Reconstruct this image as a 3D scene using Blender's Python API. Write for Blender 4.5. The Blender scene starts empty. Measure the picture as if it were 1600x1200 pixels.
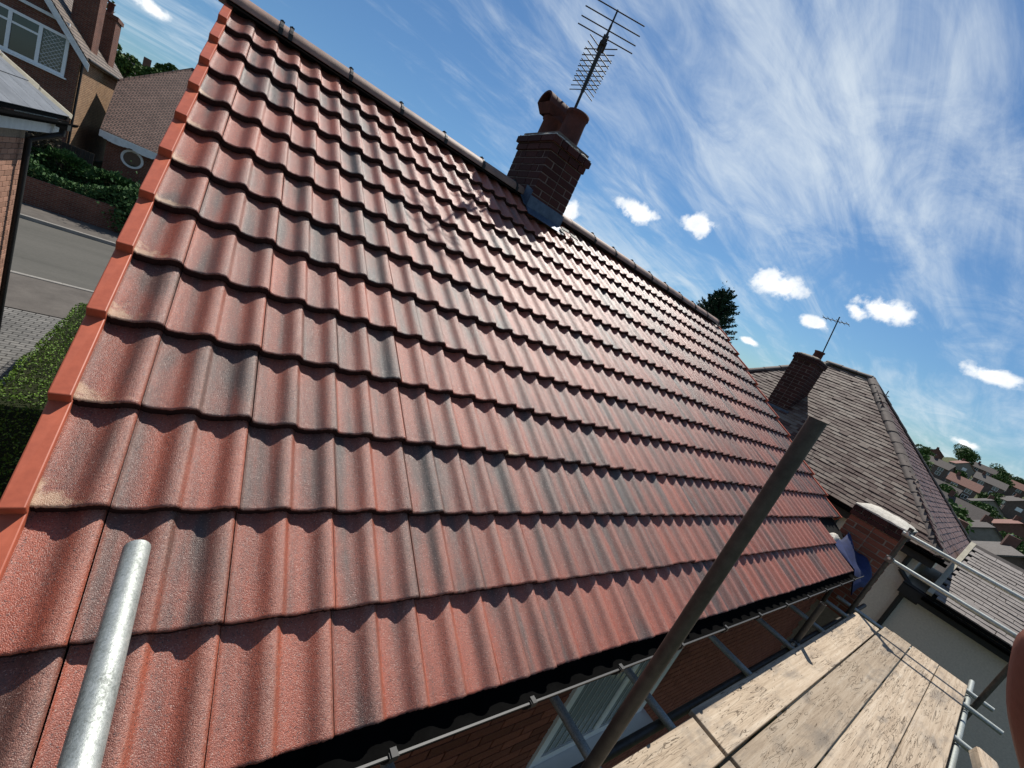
import bpy, bmesh, math, random
import numpy as np
from mathutils import Vector, Matrix
random.seed(7); np.random.seed(7)
R = math.radians
scene = bpy.context.scene
col = scene.collection

# ------------------------------------------------------------------ camera
CAM = Vector((0.20205, -4.23556, -0.92733))
cd = bpy.data.cameras.new('camera'); cam = bpy.data.objects.new('camera', cd); col.objects.link(cam)
right = Vector((0.75391527, -0.51001956, 0.4141157))
down = Vector((0.20427217, -0.41711541, -0.88560014))
fwd = Vector((0.62440743, 0.75225979, -0.21028688))
m = Matrix((right, -down, -fwd)).transposed().to_4x4(); m.translation = CAM
cam.matrix_world = m
cd.sensor_fit = 'HORIZONTAL'; cd.sensor_width = 36.0; cd.lens = 647.34 / 1600 * 36
cd.clip_start = 0.01; cd.clip_end = 6000
scene.camera = cam

# ------------------------------------------------------------------ sun and sky
SUN_EL, SUN_AZ = R(56), R(52)          # azimuth measured from +Y towards +X
sdir = Vector((math.cos(SUN_EL) * math.sin(SUN_AZ), math.cos(SUN_EL) * math.cos(SUN_AZ), math.sin(SUN_EL)))
sl = bpy.data.lights.new('sun', 'SUN'); sl.energy = 5.0; sl.angle = R(0.53); sl.color = (1.0, 0.95, 0.87)
so = bpy.data.objects.new('sun', sl); col.objects.link(so); so.rotation_euler = sdir.to_track_quat('Z', 'Y').to_euler()
so.location = (30, 10, 40)
w = bpy.data.worlds.new('World'); scene.world = w; w.use_nodes = True
nt = w.node_tree; N = nt.nodes; L = nt.links; N.clear()

def nd(tree, kind, ins=None, **props):
    n = tree.nodes.new(kind)
    for k, v in props.items(): setattr(n, k, v)
    for k, v in (ins or {}).items():
        s = n.inputs[k]
        if isinstance(v, bpy.types.NodeSocket): tree.links.new(v, s)
        else: s.default_value = v
    return n
def mth(tree, op, a, b=None, c=None, clamp=False):
    ins = {0: a}
    if b is not None: ins[1] = b
    if c is not None: ins[2] = c
    return nd(tree, 'ShaderNodeMath', ins, operation=op, use_clamp=clamp).outputs[0]
def mrange(tree, v, a, b, c=0.0, d=1.0, smooth=True):
    return nd(tree, 'ShaderNodeMapRange', {0: v, 1: a, 2: b, 3: c, 4: d}, interpolation_type='SMOOTHSTEP' if smooth else 'LINEAR').outputs[0]
def mixc(tree, f, a, b, mode='MIX'):
    n = nd(tree, 'ShaderNodeMix', {0: f, 6: a, 7: b}, data_type='RGBA', blend_type=mode)
    return n.outputs[2]

sky = nd(nt, 'ShaderNodeTexSky', sky_type='NISHITA', sun_disc=False, sun_elevation=SUN_EL, sun_rotation=SUN_AZ,
         altitude=50, air_density=1.15, dust_density=0.25, ozone_density=2.6)
geo = nd(nt, 'ShaderNodeTexCoord').outputs['Generated']
sep = nd(nt, 'ShaderNodeSeparateXYZ', {0: geo})
zc = mth(nt, 'ADD', mth(nt, 'MAXIMUM', sep.outputs[2], 0.0), 0.16)
flat = nd(nt, 'ShaderNodeCombineXYZ', {0: mth(nt, 'DIVIDE', sep.outputs[0], zc), 1: mth(nt, 'DIVIDE', sep.outputs[1], zc), 2: 0.0}).outputs[0]
# cirrus: wind-drawn streaks and soft veils on a high flat layer
def cirrus(rot, sc, scale, detail, rough, dist, off):
    mp = nd(nt, 'ShaderNodeMapping', {0: flat, 1: off, 2: (0, 0, rot), 3: sc})
    return nd(nt, 'ShaderNodeTexNoise', {'Vector': mp.outputs[0], 'Scale': scale, 'Detail': detail, 'Roughness': rough, 'Distortion': dist}).outputs[0]
c1 = cirrus(R(38), (0.42, 2.6, 1), 1.7, 7, 0.64, 0.9, (3.1, 1.7, 0))
c2 = cirrus(R(-15), (0.8, 1.5, 1), 2.6, 6, 0.66, 1.1, (7.3, 2.2, 0))
veil = cirrus(R(20), (0.7, 1.0, 1), 0.75, 2, 0.5, 0.4, (0.4, 5.1, 0))
def lobe(cx, cy, rx, ry, rot=0.0):
    mp = nd(nt, 'ShaderNodeMapping', {0: flat, 1: (-cx, -cy, 0)})
    mp2 = nd(nt, 'ShaderNodeMapping', {0: mp.outputs[0], 2: (0, 0, rot), 3: (1 / rx, 1 / ry, 1)})
    ln = nd(nt, 'ShaderNodeVectorMath', {0: mp2.outputs[0]}, operation='LENGTH').outputs['Value']
    return mrange(nt, ln, 1.0, 0.0)
bank = lobe(1.22, 0.86, 1.0, 0.78, R(20))
tex = mth(nt, 'ADD', mth(nt, 'MULTIPLY', c1, 0.55), mth(nt, 'MULTIPLY', c2, 0.45))
dens = mth(nt, 'ADD', mth(nt, 'ADD', tex, mth(nt, 'MULTIPLY', mth(nt, 'SUBTRACT', veil, 0.5), 0.55)), mth(nt, 'MULTIPLY', bank, 0.18))
cir = mth(nt, 'MULTIPLY', mrange(nt, dens, 0.41, 0.82), 0.80)
# fair-weather cumulus: (centre direction, half width, half height)
nz = nd(nt, 'ShaderNodeTexNoise', {'Vector': geo, 'Scale': 26.0, 'Detail': 5, 'Roughness': 0.62}).outputs[0]
def cumulus(d, wd, ht, seed):
    d = Vector(d).normalized(); e1 = d.cross(Vector((0, 0, 1))).normalized(); e2 = e1.cross(d)
    v = nd(nt, 'ShaderNodeVectorMath', {0: geo, 1: tuple(d)}, operation='SUBTRACT').outputs[0]
    a = mth(nt, 'DIVIDE', nd(nt, 'ShaderNodeVectorMath', {0: v, 1: tuple(e1)}, operation='DOT_PRODUCT').outputs['Value'], wd)
    b = mth(nt, 'DIVIDE', nd(nt, 'ShaderNodeVectorMath', {0: v, 1: tuple(e2)}, operation='DOT_PRODUCT').outputs['Value'], ht)
    r = mth(nt, 'SQRT', mth(nt, 'ADD', mth(nt, 'MULTIPLY', a, a), mth(nt, 'MULTIPLY', b, b)))
    k = mth(nt, 'ADD', r, mth(nt, 'MULTIPLY', mth(nt, 'SUBTRACT', nz, 0.5), 2.6))
    return mrange(nt, k, 1.05, 0.35)
CUMULUS = [((0.6842, 0.6846, 0.2512), 0.050, 0.023), ((0.7615, 0.5875, 0.2739), 0.040, 0.023), ((0.8721, 0.4361, 0.2219), 0.060, 0.027),
           ((0.9346, 0.2660, 0.2362), 0.050, 0.022), ((0.9177, 0.3548, 0.1789), 0.036, 0.013), ((0.9264, 0.3058, 0.2199), 0.020, 0.013),
           ((0.9762, 0.1093, 0.1874), 0.040, 0.014), ((0.9928, 0.0908, 0.0784), 0.020, 0.008), ((0.5896, 0.7830, 0.1983), 0.020, 0.026),
           ((0.8943, 0.4357, 0.1021), 0.024, 0.008), ((-0.1365, 0.9798, 0.1462), 0.030, 0.012), ((0.3, -0.9, 0.25), 0.06, 0.025),
           ((-0.8, 0.5, 0.22), 0.06, 0.025), ((-0.7, -0.6, 0.27), 0.05, 0.024), ((0.9, -0.35, 0.2), 0.05, 0.02)]
cum = None
for i, (d, a, b) in enumerate(CUMULUS):
    c = cumulus(d, a, b, 3.1 + i * 1.7)
    cum = c if cum is None else mth(nt, 'MAXIMUM', cum, c)
skyc = mixc(nt, 1.0, sky.outputs[0], (0.74, 1.04, 1.28, 1), 'MULTIPLY')
col1 = mixc(nt, cir, skyc, (11.8, 13.0, 13.9, 1))
puff = mixc(nt, mrange(nt, nz, 0.36, 0.56), (14.0, 14.6, 15.2, 1), (17.8, 17.8, 17.6, 1))
col2 = mixc(nt, cum, col1, puff)
bg = nd(nt, 'ShaderNodeBackground', {0: col2, 1: 0.062})
nd(nt, 'ShaderNodeOutputWorld', {0: bg.outputs[0]})
w.cycles.sampling_method = 'MANUAL'; w.cycles.sample_map_resolution = 512

scene.view_settings.view_transform = 'Standard'; scene.view_settings.look = 'None'
scene.view_settings.exposure = 0.12; scene.view_settings.gamma = 1.0
scene.render.engine = 'CYCLES'
scene.render.resolution_x = 1024; scene.render.resolution_y = 768

# ------------------------------------------------------------------ helpers
WL = {}
def place(o, parent, loc=(0, 0, 0)):
    loc = Vector(loc); WL[o.name] = loc
    if parent is not None:
        o.parent = parent; o.location = loc - WL[parent.name]
    else: o.location = loc
    return o
def tag(o, label=None, cat=None, group=None, kind=None):
    if label: o['label'] = label
    if cat: o['category'] = cat
    if group: o['group'] = group
    if kind: o['kind'] = kind
    return o
def thing(name, label, cat, loc=(0, 0, 0), group=None):
    o = bpy.data.objects.new(name, None); o.empty_display_size = 0.2; col.objects.link(o)
    place(o, None, loc); return tag(o, label, cat, group)
def inst(name, mesh, parent, loc=(0, 0, 0), rot=(0, 0, 0), scale=(1, 1, 1), mat=None):
    o = bpy.data.objects.new(name, mesh); col.objects.link(o); place(o, parent, loc)
    o.rotation_euler = rot; o.scale = scale
    if mat is not None:
        o.material_slots[0].link = 'OBJECT'; o.material_slots[0].material = mat
    return o
class MB:
    def __init__(s): s.v = []; s.f = []; s.sm = []
    def add(s, vs, fs, smooth=False):
        k = len(s.v); s.v += [tuple(p) for p in vs]; s.f += [tuple(i + k for i in f) for f in fs]; s.sm += [smooth] * len(fs); return s
    def hexa(s, p):           # 8 points: bottom ring 0-3, top ring 4-7
        return s.add(p, [(3, 2, 1, 0), (4, 5, 6, 7), (0, 1, 5, 4), (1, 2, 6, 5), (2, 3, 7, 6), (3, 0, 4, 7)])
    def box(s, a, b):
        (x0, y0, z0), (x1, y1, z1) = a, b
        return s.hexa([(x0, y0, z0), (x1, y0, z0), (x1, y1, z0), (x0, y1, z0), (x0, y0, z1), (x1, y0, z1), (x1, y1, z1), (x0, y1, z1)])
    def slab(s, pts, t):      # planar polygon thickened downwards by t along its normal
        P = [Vector(p) for p in pts]; n = (P[1] - P[0]).cross(P[2] - P[0]).normalized()
        k = len(P); vs = P + [p - n * t for p in P]
        fs = [tuple(range(k)), tuple(range(2 * k - 1, k - 1, -1))] + [(i, k + i, k + (i + 1) % k, (i + 1) % k) for i in range(k)]
        return s.add(vs, fs)
    def tube(s, p0, p1, r, n=14, r1=None, hollow=False, smooth=True):
        p0, p1 = Vector(p0), Vector(p1); d = (p1 - p0).normalized()
        a = d.orthogonal().normalized(); b = d.cross(a); r1 = r if r1 is None else r1
        vs = []
        for p, q in ((p0, r), (p1, r1)):
            vs += [p + (a * math.cos(2 * math.pi * i / n) + b * math.sin(2 * math.pi * i / n)) * q for i in range(n)]
        s.add(vs, [(i, (i + 1) % n, n + (i + 1) % n, n + i) for i in range(n)], smooth)
        if hollow:
            vi = []
            for p, q in ((p0, r * .86), (p1, r1 * .86)):
                vi += [p + (a * math.cos(2 * math.pi * i / n) + b * math.sin(2 * math.pi * i / n)) * q for i in range(n)]
            s.add(vi, [(n + i, n + (i + 1) % n, (i + 1) % n, i) for i in range(n)], smooth)
            for o in (0, n):
                ring = [vs[o + i] for i in range(n)] + [vi[o + i] for i in range(n)]
                s.add(ring, [(i, (i + 1) % n, n + (i + 1) % n, n + i) for i in range(n)])
        else:
            s.add(vs[:n], [tuple(range(n - 1, -1, -1))]); s.add(vs[n:], [tuple(range(n))])
        return s
    def lathe(s, base, prof, n=20):   # prof: (radius, height)
        b = Vector(base); vs = [b + Vector((r * math.cos(2 * math.pi * i / n), r * math.sin(2 * math.pi * i / n), h)) for r, h in prof for i in range(n)]
        return s.add(vs, [(k * n + i, k * n + (i + 1) % n, (k + 1) * n + (i + 1) % n, (k + 1) * n + i) for k in range(len(prof) - 1) for i in range(n)], True)
    def mesh(s, name, mat):
        me = bpy.data.meshes.new(name); me.from_pydata(s.v, [], s.f); me.materials.append(mat)
        me.polygons.foreach_set('use_smooth', s.sm); me.update(); return me
    def build(s, name, mat, parent=None, loc=(0, 0, 0)):
        return inst(name, s.mesh(name, mat), parent, loc)
def bevel_mesh(me, wdt, seg=1):
    bm = bmesh.new(); bm.from_mesh(me)
    bmesh.ops.bevel(bm, geom=bm.edges[:], offset=wdt, segments=seg, affect='EDGES', profile=0.5)
    bm.to_mesh(me); bm.free(); return me

# ------------------------------------------------------------------ materials
def new_mat(name):
    m = bpy.data.materials.new(name); m.use_nodes = True; t = m.node_tree; t.nodes.clear()
    b = t.nodes.new('ShaderNodeBsdfPrincipled'); o = t.nodes.new('ShaderNodeOutputMaterial'); t.links.new(b.outputs[0], o.inputs[0])
    return m, t, b
def setc(t, b, c): (t.links.new(c, b.inputs['Base Color']) if isinstance(c, bpy.types.NodeSocket) else setattr(b.inputs['Base Color'], 'default_value', c))
def noise(t, vec, scale, detail=4, rough=0.55, dist=0.0, stretch=None):
    if stretch: vec = nd(t, 'ShaderNodeMapping', {0: vec, 3: stretch}).outputs[0]
    return nd(t, 'ShaderNodeTexNoise', {'Vector': vec, 'Scale': scale, 'Detail': detail, 'Roughness': rough, 'Distortion': dist}).outputs[0]
def ramp(t, f, stops):
    n = nd(t, 'ShaderNodeValToRGB', {0: f}); e = n.color_ramp.elements
    while len(e) < len(stops): e.new(0.5)
    for q, (p, c) in zip(e, stops): q.position = p; q.color = (*c, 1)
    return n.outputs[0]
def bump(t, b, h, s, d): t.links.new(nd(t, 'ShaderNodeBump', {'Height': h, 'Strength': s, 'Distance': d}).outputs[0], b.inputs['Normal'])
def coords(t, which='Object'): return nd(t, 'ShaderNodeTexCoord').outputs[which]
def rnd(t): return nd(t, 'ShaderNodeObjectInfo').outputs['Random']
def basic(name, c0, c1, scale=6.0, rough=0.7, bs=0.3, bd=0.004, spec=0.4, metal=0.0, stretch=None, vary=0.0, coord='Object', detail=6):
    m, t, b = new_mat(name); v = coords(t, coord)
    if coord == 'Object' and vary > 0:
        v = nd(t, 'ShaderNodeVectorMath', {0: v, 1: nd(t, 'ShaderNodeCombineXYZ', {0: mth(t, 'MULTIPLY', rnd(t), 91.0), 1: mth(t, 'MULTIPLY', rnd(t), 37.0), 2: 0.0}).outputs[0]}, operation='ADD').outputs[0]
    n = noise(t, v, scale, detail, 0.6, stretch=stretch); f = noise(t, v, scale * 9, 3, 0.6)
    c = ramp(t, mth(t, 'ADD', mth(t, 'MULTIPLY', n, 0.75), mth(t, 'MULTIPLY', f, 0.25)), [(0.33, c0), (0.67, c1)])
    if vary > 0: c = mixc(t, 1.0, c, nd(t, 'ShaderNodeCombineColor', {0: mrange(t, rnd(t), 0, 1, 1 - vary, 1 + vary, False), 1: mrange(t, rnd(t), 0, 1, 1 - vary, 1 + vary, False), 2: mrange(t, rnd(t), 0, 1, 1 - vary, 1 + vary, False)}).outputs[0], 'MULTIPLY')
    setc(t, b, c); b.inputs['Roughness'].default_value = rough; b.inputs['Specular IOR Level'].default_value = spec; b.inputs['Metallic'].default_value = metal
    bump(t, b, mth(t, 'ADD', n, mth(t, 'MULTIPLY', f, 0.6)), bs, bd); return m
def tile_material(name, stain):
    m, t, b = new_mat(name); o = coords(t); r = rnd(t)
    off = nd(t, 'ShaderNodeCombineXYZ', {0: mth(t, 'MULTIPLY', r, 53.0), 1: mth(t, 'MULTIPLY', r, 171.0), 2: mth(t, 'MULTIPLY', r, 17.0)}).outputs[0]
    v = nd(t, 'ShaderNodeVectorMath', {0: o, 1: off}, operation='ADD').outputs[0]
    streak = noise(t, v, 1.0, 3, 0.5, 0.3, (15.0, 0.9, 1.0))
    broad = noise(t, v, 1.0, 3, 0.5, 0.5, (6.0, 3.2, 1.0))
    vo = nd(t, 'ShaderNodeTexVoronoi', {'Vector': v, 'Scale': 400.0}, feature='F1'); grit = nd(t, 'ShaderNodeSeparateColor', {0: vo.outputs['Color']}).outputs[0]
    grain = mth(t, 'ADD', mth(t, 'MULTIPLY', mth(t, 'SUBTRACT', 1.0, vo.outputs['Distance']), 0.5), mth(t, 'MULTIPLY', noise(t, v, 700.0, 1, 0.6), 0.5))
    fine = noise(t, v, 60.0, 5, 0.65)
    k = mth(t, 'ADD', mth(t, 'ADD', mth(t, 'MULTIPLY', streak, 0.62), mth(t, 'MULTIPLY', broad, 0.38)), mth(t, 'MULTIPLY', mth(t, 'SUBTRACT', r, 0.5), 0.20))
    c = ramp(t, k, [(0.27, (0.046, 0.034, 0.028)), (0.37, (0.110, 0.049, 0.034)), (0.46, (0.205, 0.058, 0.033)), (0.60, (0.31, 0.073, 0.036))])
    c = mixc(t, mrange(t, mth(t, 'ADD', mth(t, 'MULTIPLY', grit, 0.6), mth(t, 'MULTIPLY', fine, 0.4)), 0.2, 0.75), mixc(t, 1.0, c, (0.80, 0.78, 0.78, 1), 'MULTIPLY'), mixc(t, 1.0, c, (1.26, 1.27, 1.27, 1), 'MULTIPLY'))
    c = mixc(t, mth(t, 'MULTIPLY', mrange(t, fine, 0.55, 0.8), 0.35), c, (0.10, 0.055, 0.045, 1))
    c = mixc(t, mth(t, 'MULTIPLY', mrange(t, grit, 0.95, 0.97), 0.55), c, (0.42, 0.30, 0.24, 1))
    c = mixc(t, mth(t, 'MULTIPLY', mrange(t, grit, 0.06, 0.03), 0.7), c, (0.03, 0.022, 0.02, 1))
    sx = nd(t, 'ShaderNodeSeparateXYZ', {0: o}); hgt = mth(t, 'ADD', sx.outputs[2], mth(t, 'MULTIPLY', sx.outputs[1], 0.040 / 0.32167))
    dust_glint = mth(t, 'MULTIPLY', mrange(t, hgt, -0.004, 0.006), mrange(t, mth(t, 'ADD', mth(t, 'MULTIPLY', grit, 0.55), mth(t, 'MULTIPLY', fine, 0.45)), 0.25, 0.70, 0.12, 0.75))
    c = mixc(t, mth(t, 'MULTIPLY', dust_glint, 0.42), c, (0.42, 0.215, 0.15, 1))  # pale roll crests: worn sandy facing plus a highlight band painted into the colour
    if stain:
        s = nd(t, 'ShaderNodeSeparateXYZ', {0: o}); d = mth(t, 'ADD', mth(t, 'ADD', mth(t, 'MULTIPLY', s.outputs[0], 6.0), mth(t, 'MULTIPLY', s.outputs[1], 8.5)), mth(t, 'MULTIPLY', mth(t, 'SUBTRACT', noise(t, v, 26.0, 6, 0.7), 0.5), 2.4))
        c = mixc(t, mth(t, 'MULTIPLY', mrange(t, d, 0.75, 0.2), 0.75), c, (0.50, 0.33, 0.20, 1))
    setc(t, b, c); b.inputs['Specular IOR Level'].default_value = 0.85
    t.links.new(mrange(t, mth(t, 'ADD', fine, mth(t, 'MULTIPLY', grain, 0.4)), 0.4, 1.0, 0.38, 0.56), b.inputs['Roughness'])
    bump(t, b, mth(t, 'ADD', mth(t, 'MULTIPLY', grain, 1.0), mth(t, 'MULTIPLY', fine, 0.7)), 0.75, 0.0026)
    return m
M = {}
M['tile'] = tile_material('sanded_red_tile', False); M['tile_stain'] = tile_material('stained_red_tile', True)
M['cap'] = basic('terracotta_plastic', (0.33, 0.074, 0.038), (0.50, 0.122, 0.062), 7, 0.5, 0.2, 0.001, 0.35)
M['ridge'] = basic('ridge_concrete', (0.17, 0.105, 0.078), (0.34, 0.20, 0.145), 9, 0.62, 0.5, 0.003, 0.5, vary=0.18)
M['black'] = basic('black_plastic', (0.007, 0.007, 0.007), (0.013, 0.013, 0.013), 20, 0.6, 0.1, 0.001, 0.5)
M['gutter'] = basic('gutter_plastic', (0.0025, 0.0025, 0.0025), (0.005, 0.005, 0.005), 12, 0.9, 0.15, 0.001, 0.02)
M['rim'] = basic('gutter_rim_plastic', (0.02, 0.02, 0.02), (0.035, 0.035, 0.035), 12, 0.5, 0.15, 0.001, 0.4)
M['tile_edge'] = basic('shade_tinted_tile_edge', (0.022, 0.010, 0.009), (0.045, 0.019, 0.015), 60, 0.9, 0.8, 0.003, 0.15)  # butt faces coloured near-black to paint in their shade, not a bare finish
M['felt'] = basic('roofing_underlay', (0.010, 0.010, 0.010), (0.017, 0.017, 0.017), 8, 0.95, 0.2, 0.002, 0.1)
M['galv'] = basic('galvanised_steel', (0.24, 0.28, 0.27), (0.50, 0.54, 0.51), 55, 0.5, 0.5, 0.001, 0.5, 0.5, detail=8)
def galv_mat():
    m, t, b = new_mat('galvanised_tube'); o = coords(t)
    sp = nd(t, 'ShaderNodeTexVoronoi', {'Vector': o, 'Scale': 210.0}, feature='F1').outputs['Color']
    fl = noise(t, o, 260.0, 4, 0.75); pt = noise(t, o, 16.0, 6, 0.65); sc = noise(t, o, 1.0, 4, 0.7, 0.3, (120.0, 7.0, 120.0))
    k = mth(t, 'ADD', mth(t, 'ADD', mth(t, 'MULTIPLY', nd(t, 'ShaderNodeSeparateColor', {0: sp}).outputs[0], 0.12), mth(t, 'MULTIPLY', fl, 0.43)), mth(t, 'ADD', mth(t, 'MULTIPLY', pt, 0.3), mth(t, 'MULTIPLY', sc, 0.2)))
    c = ramp(t, k, [(0.36, (0.16, 0.17, 0.155)), (0.5, (0.36, 0.385, 0.36)), (0.64, (0.55, 0.57, 0.53))])
    c = mixc(t, mth(t, 'MULTIPLY', mrange(t, fl, 0.62, 0.70), 0.7), c, (0.10, 0.095, 0.08, 1))
    setc(t, b, c); b.inputs['Metallic'].default_value = 0.55
    t.links.new(mrange(t, k, 0.36, 0.64, 0.62, 0.42), b.inputs['Roughness']); bump(t, b, mth(t, 'ADD', fl, pt), 0.5, 0.0012); return m
M['galv'] = galv_mat()
M['rust'] = basic('weathered_tube', (0.042, 0.036, 0.029), (0.088, 0.075, 0.06), 24, 0.55, 0.3, 0.001, 0.4, 0.3)
M['steel'] = basic('coupler_steel', (0.10, 0.10, 0.095), (0.25, 0.25, 0.24), 40, 0.4, 0.3, 0.001, 0.5, 0.8)
M['chrome'] = basic('bright_bolt', (0.6, 0.6, 0.58), (0.75, 0.75, 0.72), 30, 0.3, 0.1, 0.001, 0.5, 0.9)
M['lead'] = basic('lead_flashing', (0.03, 0.05, 0.085), (0.08, 0.115, 0.165), 18, 0.5, 0.5, 0.004, 0.5, 0.35)
M['flaunch'] = basic('cement_flaunching', (0.40, 0.37, 0.31), (0.64, 0.60, 0.53), 16, 0.9, 0.8, 0.008, 0.2)
M['mortar'] = basic('mortar', (0.20, 0.16, 0.125), (0.31, 0.26, 0.21), 30, 0.95, 0.5, 0.004, 0.2)
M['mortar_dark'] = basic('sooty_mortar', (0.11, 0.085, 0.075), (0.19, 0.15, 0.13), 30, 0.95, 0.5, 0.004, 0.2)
M['brick'] = basic('red_brick', (0.15, 0.05, 0.032), (0.30, 0.10, 0.06), 22, 0.85, 0.6, 0.004, 0.25, vary=0.3)
M['brick_pale'] = basic('pale_brick', (0.27, 0.13, 0.085), (0.44, 0.26, 0.185), 18, 0.9, 0.6, 0.004, 0.2, vary=0.2)
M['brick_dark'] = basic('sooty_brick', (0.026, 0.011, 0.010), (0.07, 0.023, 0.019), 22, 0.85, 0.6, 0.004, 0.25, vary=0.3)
M['brick_blue'] = basic('engineering_brick', (0.018, 0.014, 0.014), (0.045, 0.03, 0.028), 22, 0.7, 0.5, 0.004, 0.3, vary=0.25)
M['pot'] = basic('clay_pot', (0.05, 0.018, 0.014), (0.11, 0.036, 0.026), 12, 0.8, 0.4, 0.004, 0.3)
M['render'] = basic('cream_render', (0.50, 0.455, 0.385), (0.63, 0.575, 0.49), 40, 0.95, 0.7, 0.004, 0.15, coord='Object', detail=8)
M['white'] = basic('white_upvc', (0.72, 0.73, 0.73), (0.80, 0.81, 0.81), 6, 0.35, 0.05, 0.001, 0.5)
M['whitepaint'] = basic('weathered_white_paint', (0.55, 0.56, 0.56), (0.74, 0.75, 0.74), 6, 0.55, 0.1, 0.001, 0.4)
M['blind'] = basic('pale_blind', (0.50, 0.55, 0.56), (0.60, 0.64, 0.65), 6, 0.6, 0.05, 0.001, 0.4)
M['tarp'] = basic('blue_plastic_sheet', (0.007, 0.014, 0.055), (0.014, 0.028, 0.11), 12, 0.85, 0.3, 0.003, 0.5)
M['aerial'] = basic('dark_aluminium', (0.022, 0.022, 0.022), (0.035, 0.035, 0.035), 20, 0.6, 0.0, 0.001, 0.3, 0.0)
M['asphalt'] = basic('asphalt', (0.075, 0.072, 0.062), (0.115, 0.108, 0.094), 1.0, 0.9, 0.5, 0.01, 0.25, coord='Object', detail=12, stretch=(0.12, 0.9, 1))
M['footway'] = basic('footway_tarmac', (0.085, 0.075, 0.066), (0.13, 0.115, 0.10), 2.2, 0.92, 0.5, 0.01, 0.2, detail=10)
M['kerb'] = basic('concrete_kerb', (0.22, 0.205, 0.18), (0.31, 0.29, 0.26), 5, 0.9, 0.4, 0.004, 0.2)
M['earth'] = basic('garden_ground', (0.045, 0.06, 0.022), (0.10, 0.10, 0.05), 0.35, 0.95, 0.6, 0.05, 0.1, detail=10)
M['bark'] = basic('bark', (0.05, 0.035, 0.025), (0.10, 0.075, 0.055), 8, 0.95, 0.6, 0.01, 0.1)
M['fence'] = basic('dark_fence_timber', (0.03, 0.026, 0.022), (0.07, 0.058, 0.048), 5, 0.85, 0.4, 0.004, 0.2, stretch=(6, 6, 1), vary=0.2)
M['skin'] = basic('skin', (0.15, 0.055, 0.036), (0.24, 0.09, 0.06), 60, 0.55, 0.3, 0.0006, 0.4)
M['greytile'] = basic('grey_slate', (0.075, 0.083, 0.093), (0.14, 0.15, 0.165), 6, 0.6, 0.3, 0.002, 0.5, vary=0.10)
M['creamtile'] = basic('cream_hip_tile', (0.30, 0.27, 0.20), (0.46, 0.42, 0.33), 8, 0.8, 0.3, 0.003, 0.3)
M['hiptile'] = basic('hip_ridge_tile', (0.075, 0.058, 0.048), (0.15, 0.115, 0.095), 10, 0.75, 0.5, 0.004, 0.4, vary=0.15)
M['plain'] = basic('plain_clay_tile', (0.065, 0.034, 0.028), (0.155, 0.115, 0.10), 2.2, 0.62, 0.4, 0.003, 0.5, coord='Object', vary=0.15, detail=9)
def aged_tile():
    m, t, b = new_mat('aged_plain_tile'); o = coords(t); g = nd(t, 'ShaderNodeNewGeometry').outputs['Random Per Island']
    n = noise(t, o, 1.1, 6, 0.65); f = noise(t, o, 40, 4, 0.65)
    k = mth(t, 'ADD', mth(t, 'ADD', mth(t, 'MULTIPLY', g, 0.34), mth(t, 'MULTIPLY', n, 0.46)), mth(t, 'MULTIPLY', f, 0.2))
    c = ramp(t, k, [(0.32, (0.055, 0.022, 0.017)), (0.44, (0.090, 0.052, 0.040)), (0.58, (0.145, 0.105, 0.082)), (0.74, (0.22, 0.175, 0.14))])
    setc(t, b, c); b.inputs['Roughness'].default_value = 0.72; b.inputs['Specular IOR Level'].default_value = 0.3; bump(t, b, f, 0.5, 0.004); return m
M['plain'] = aged_tile()
M['plain_red'] = basic('red_plain_clay_tile', (0.085, 0.046, 0.038), (0.17, 0.095, 0.078), 5, 0.65, 0.4, 0.003, 0.45, vary=0.22, detail=9)
M['plain_grey'] = basic('grey_plain_tile', (0.14, 0.115, 0.10), (0.27, 0.235, 0.21), 5, 0.6, 0.4, 0.003, 0.45, vary=0.15)
def glass_mat():
    m, t, b = new_mat('window_glass'); setc(t, b, (0.02, 0.025, 0.03, 1)); b.inputs['Roughness'].default_value = 0.06; b.inputs['Specular IOR Level'].default_value = 0.8; return m
M['glass'] = glass_mat()
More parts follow.
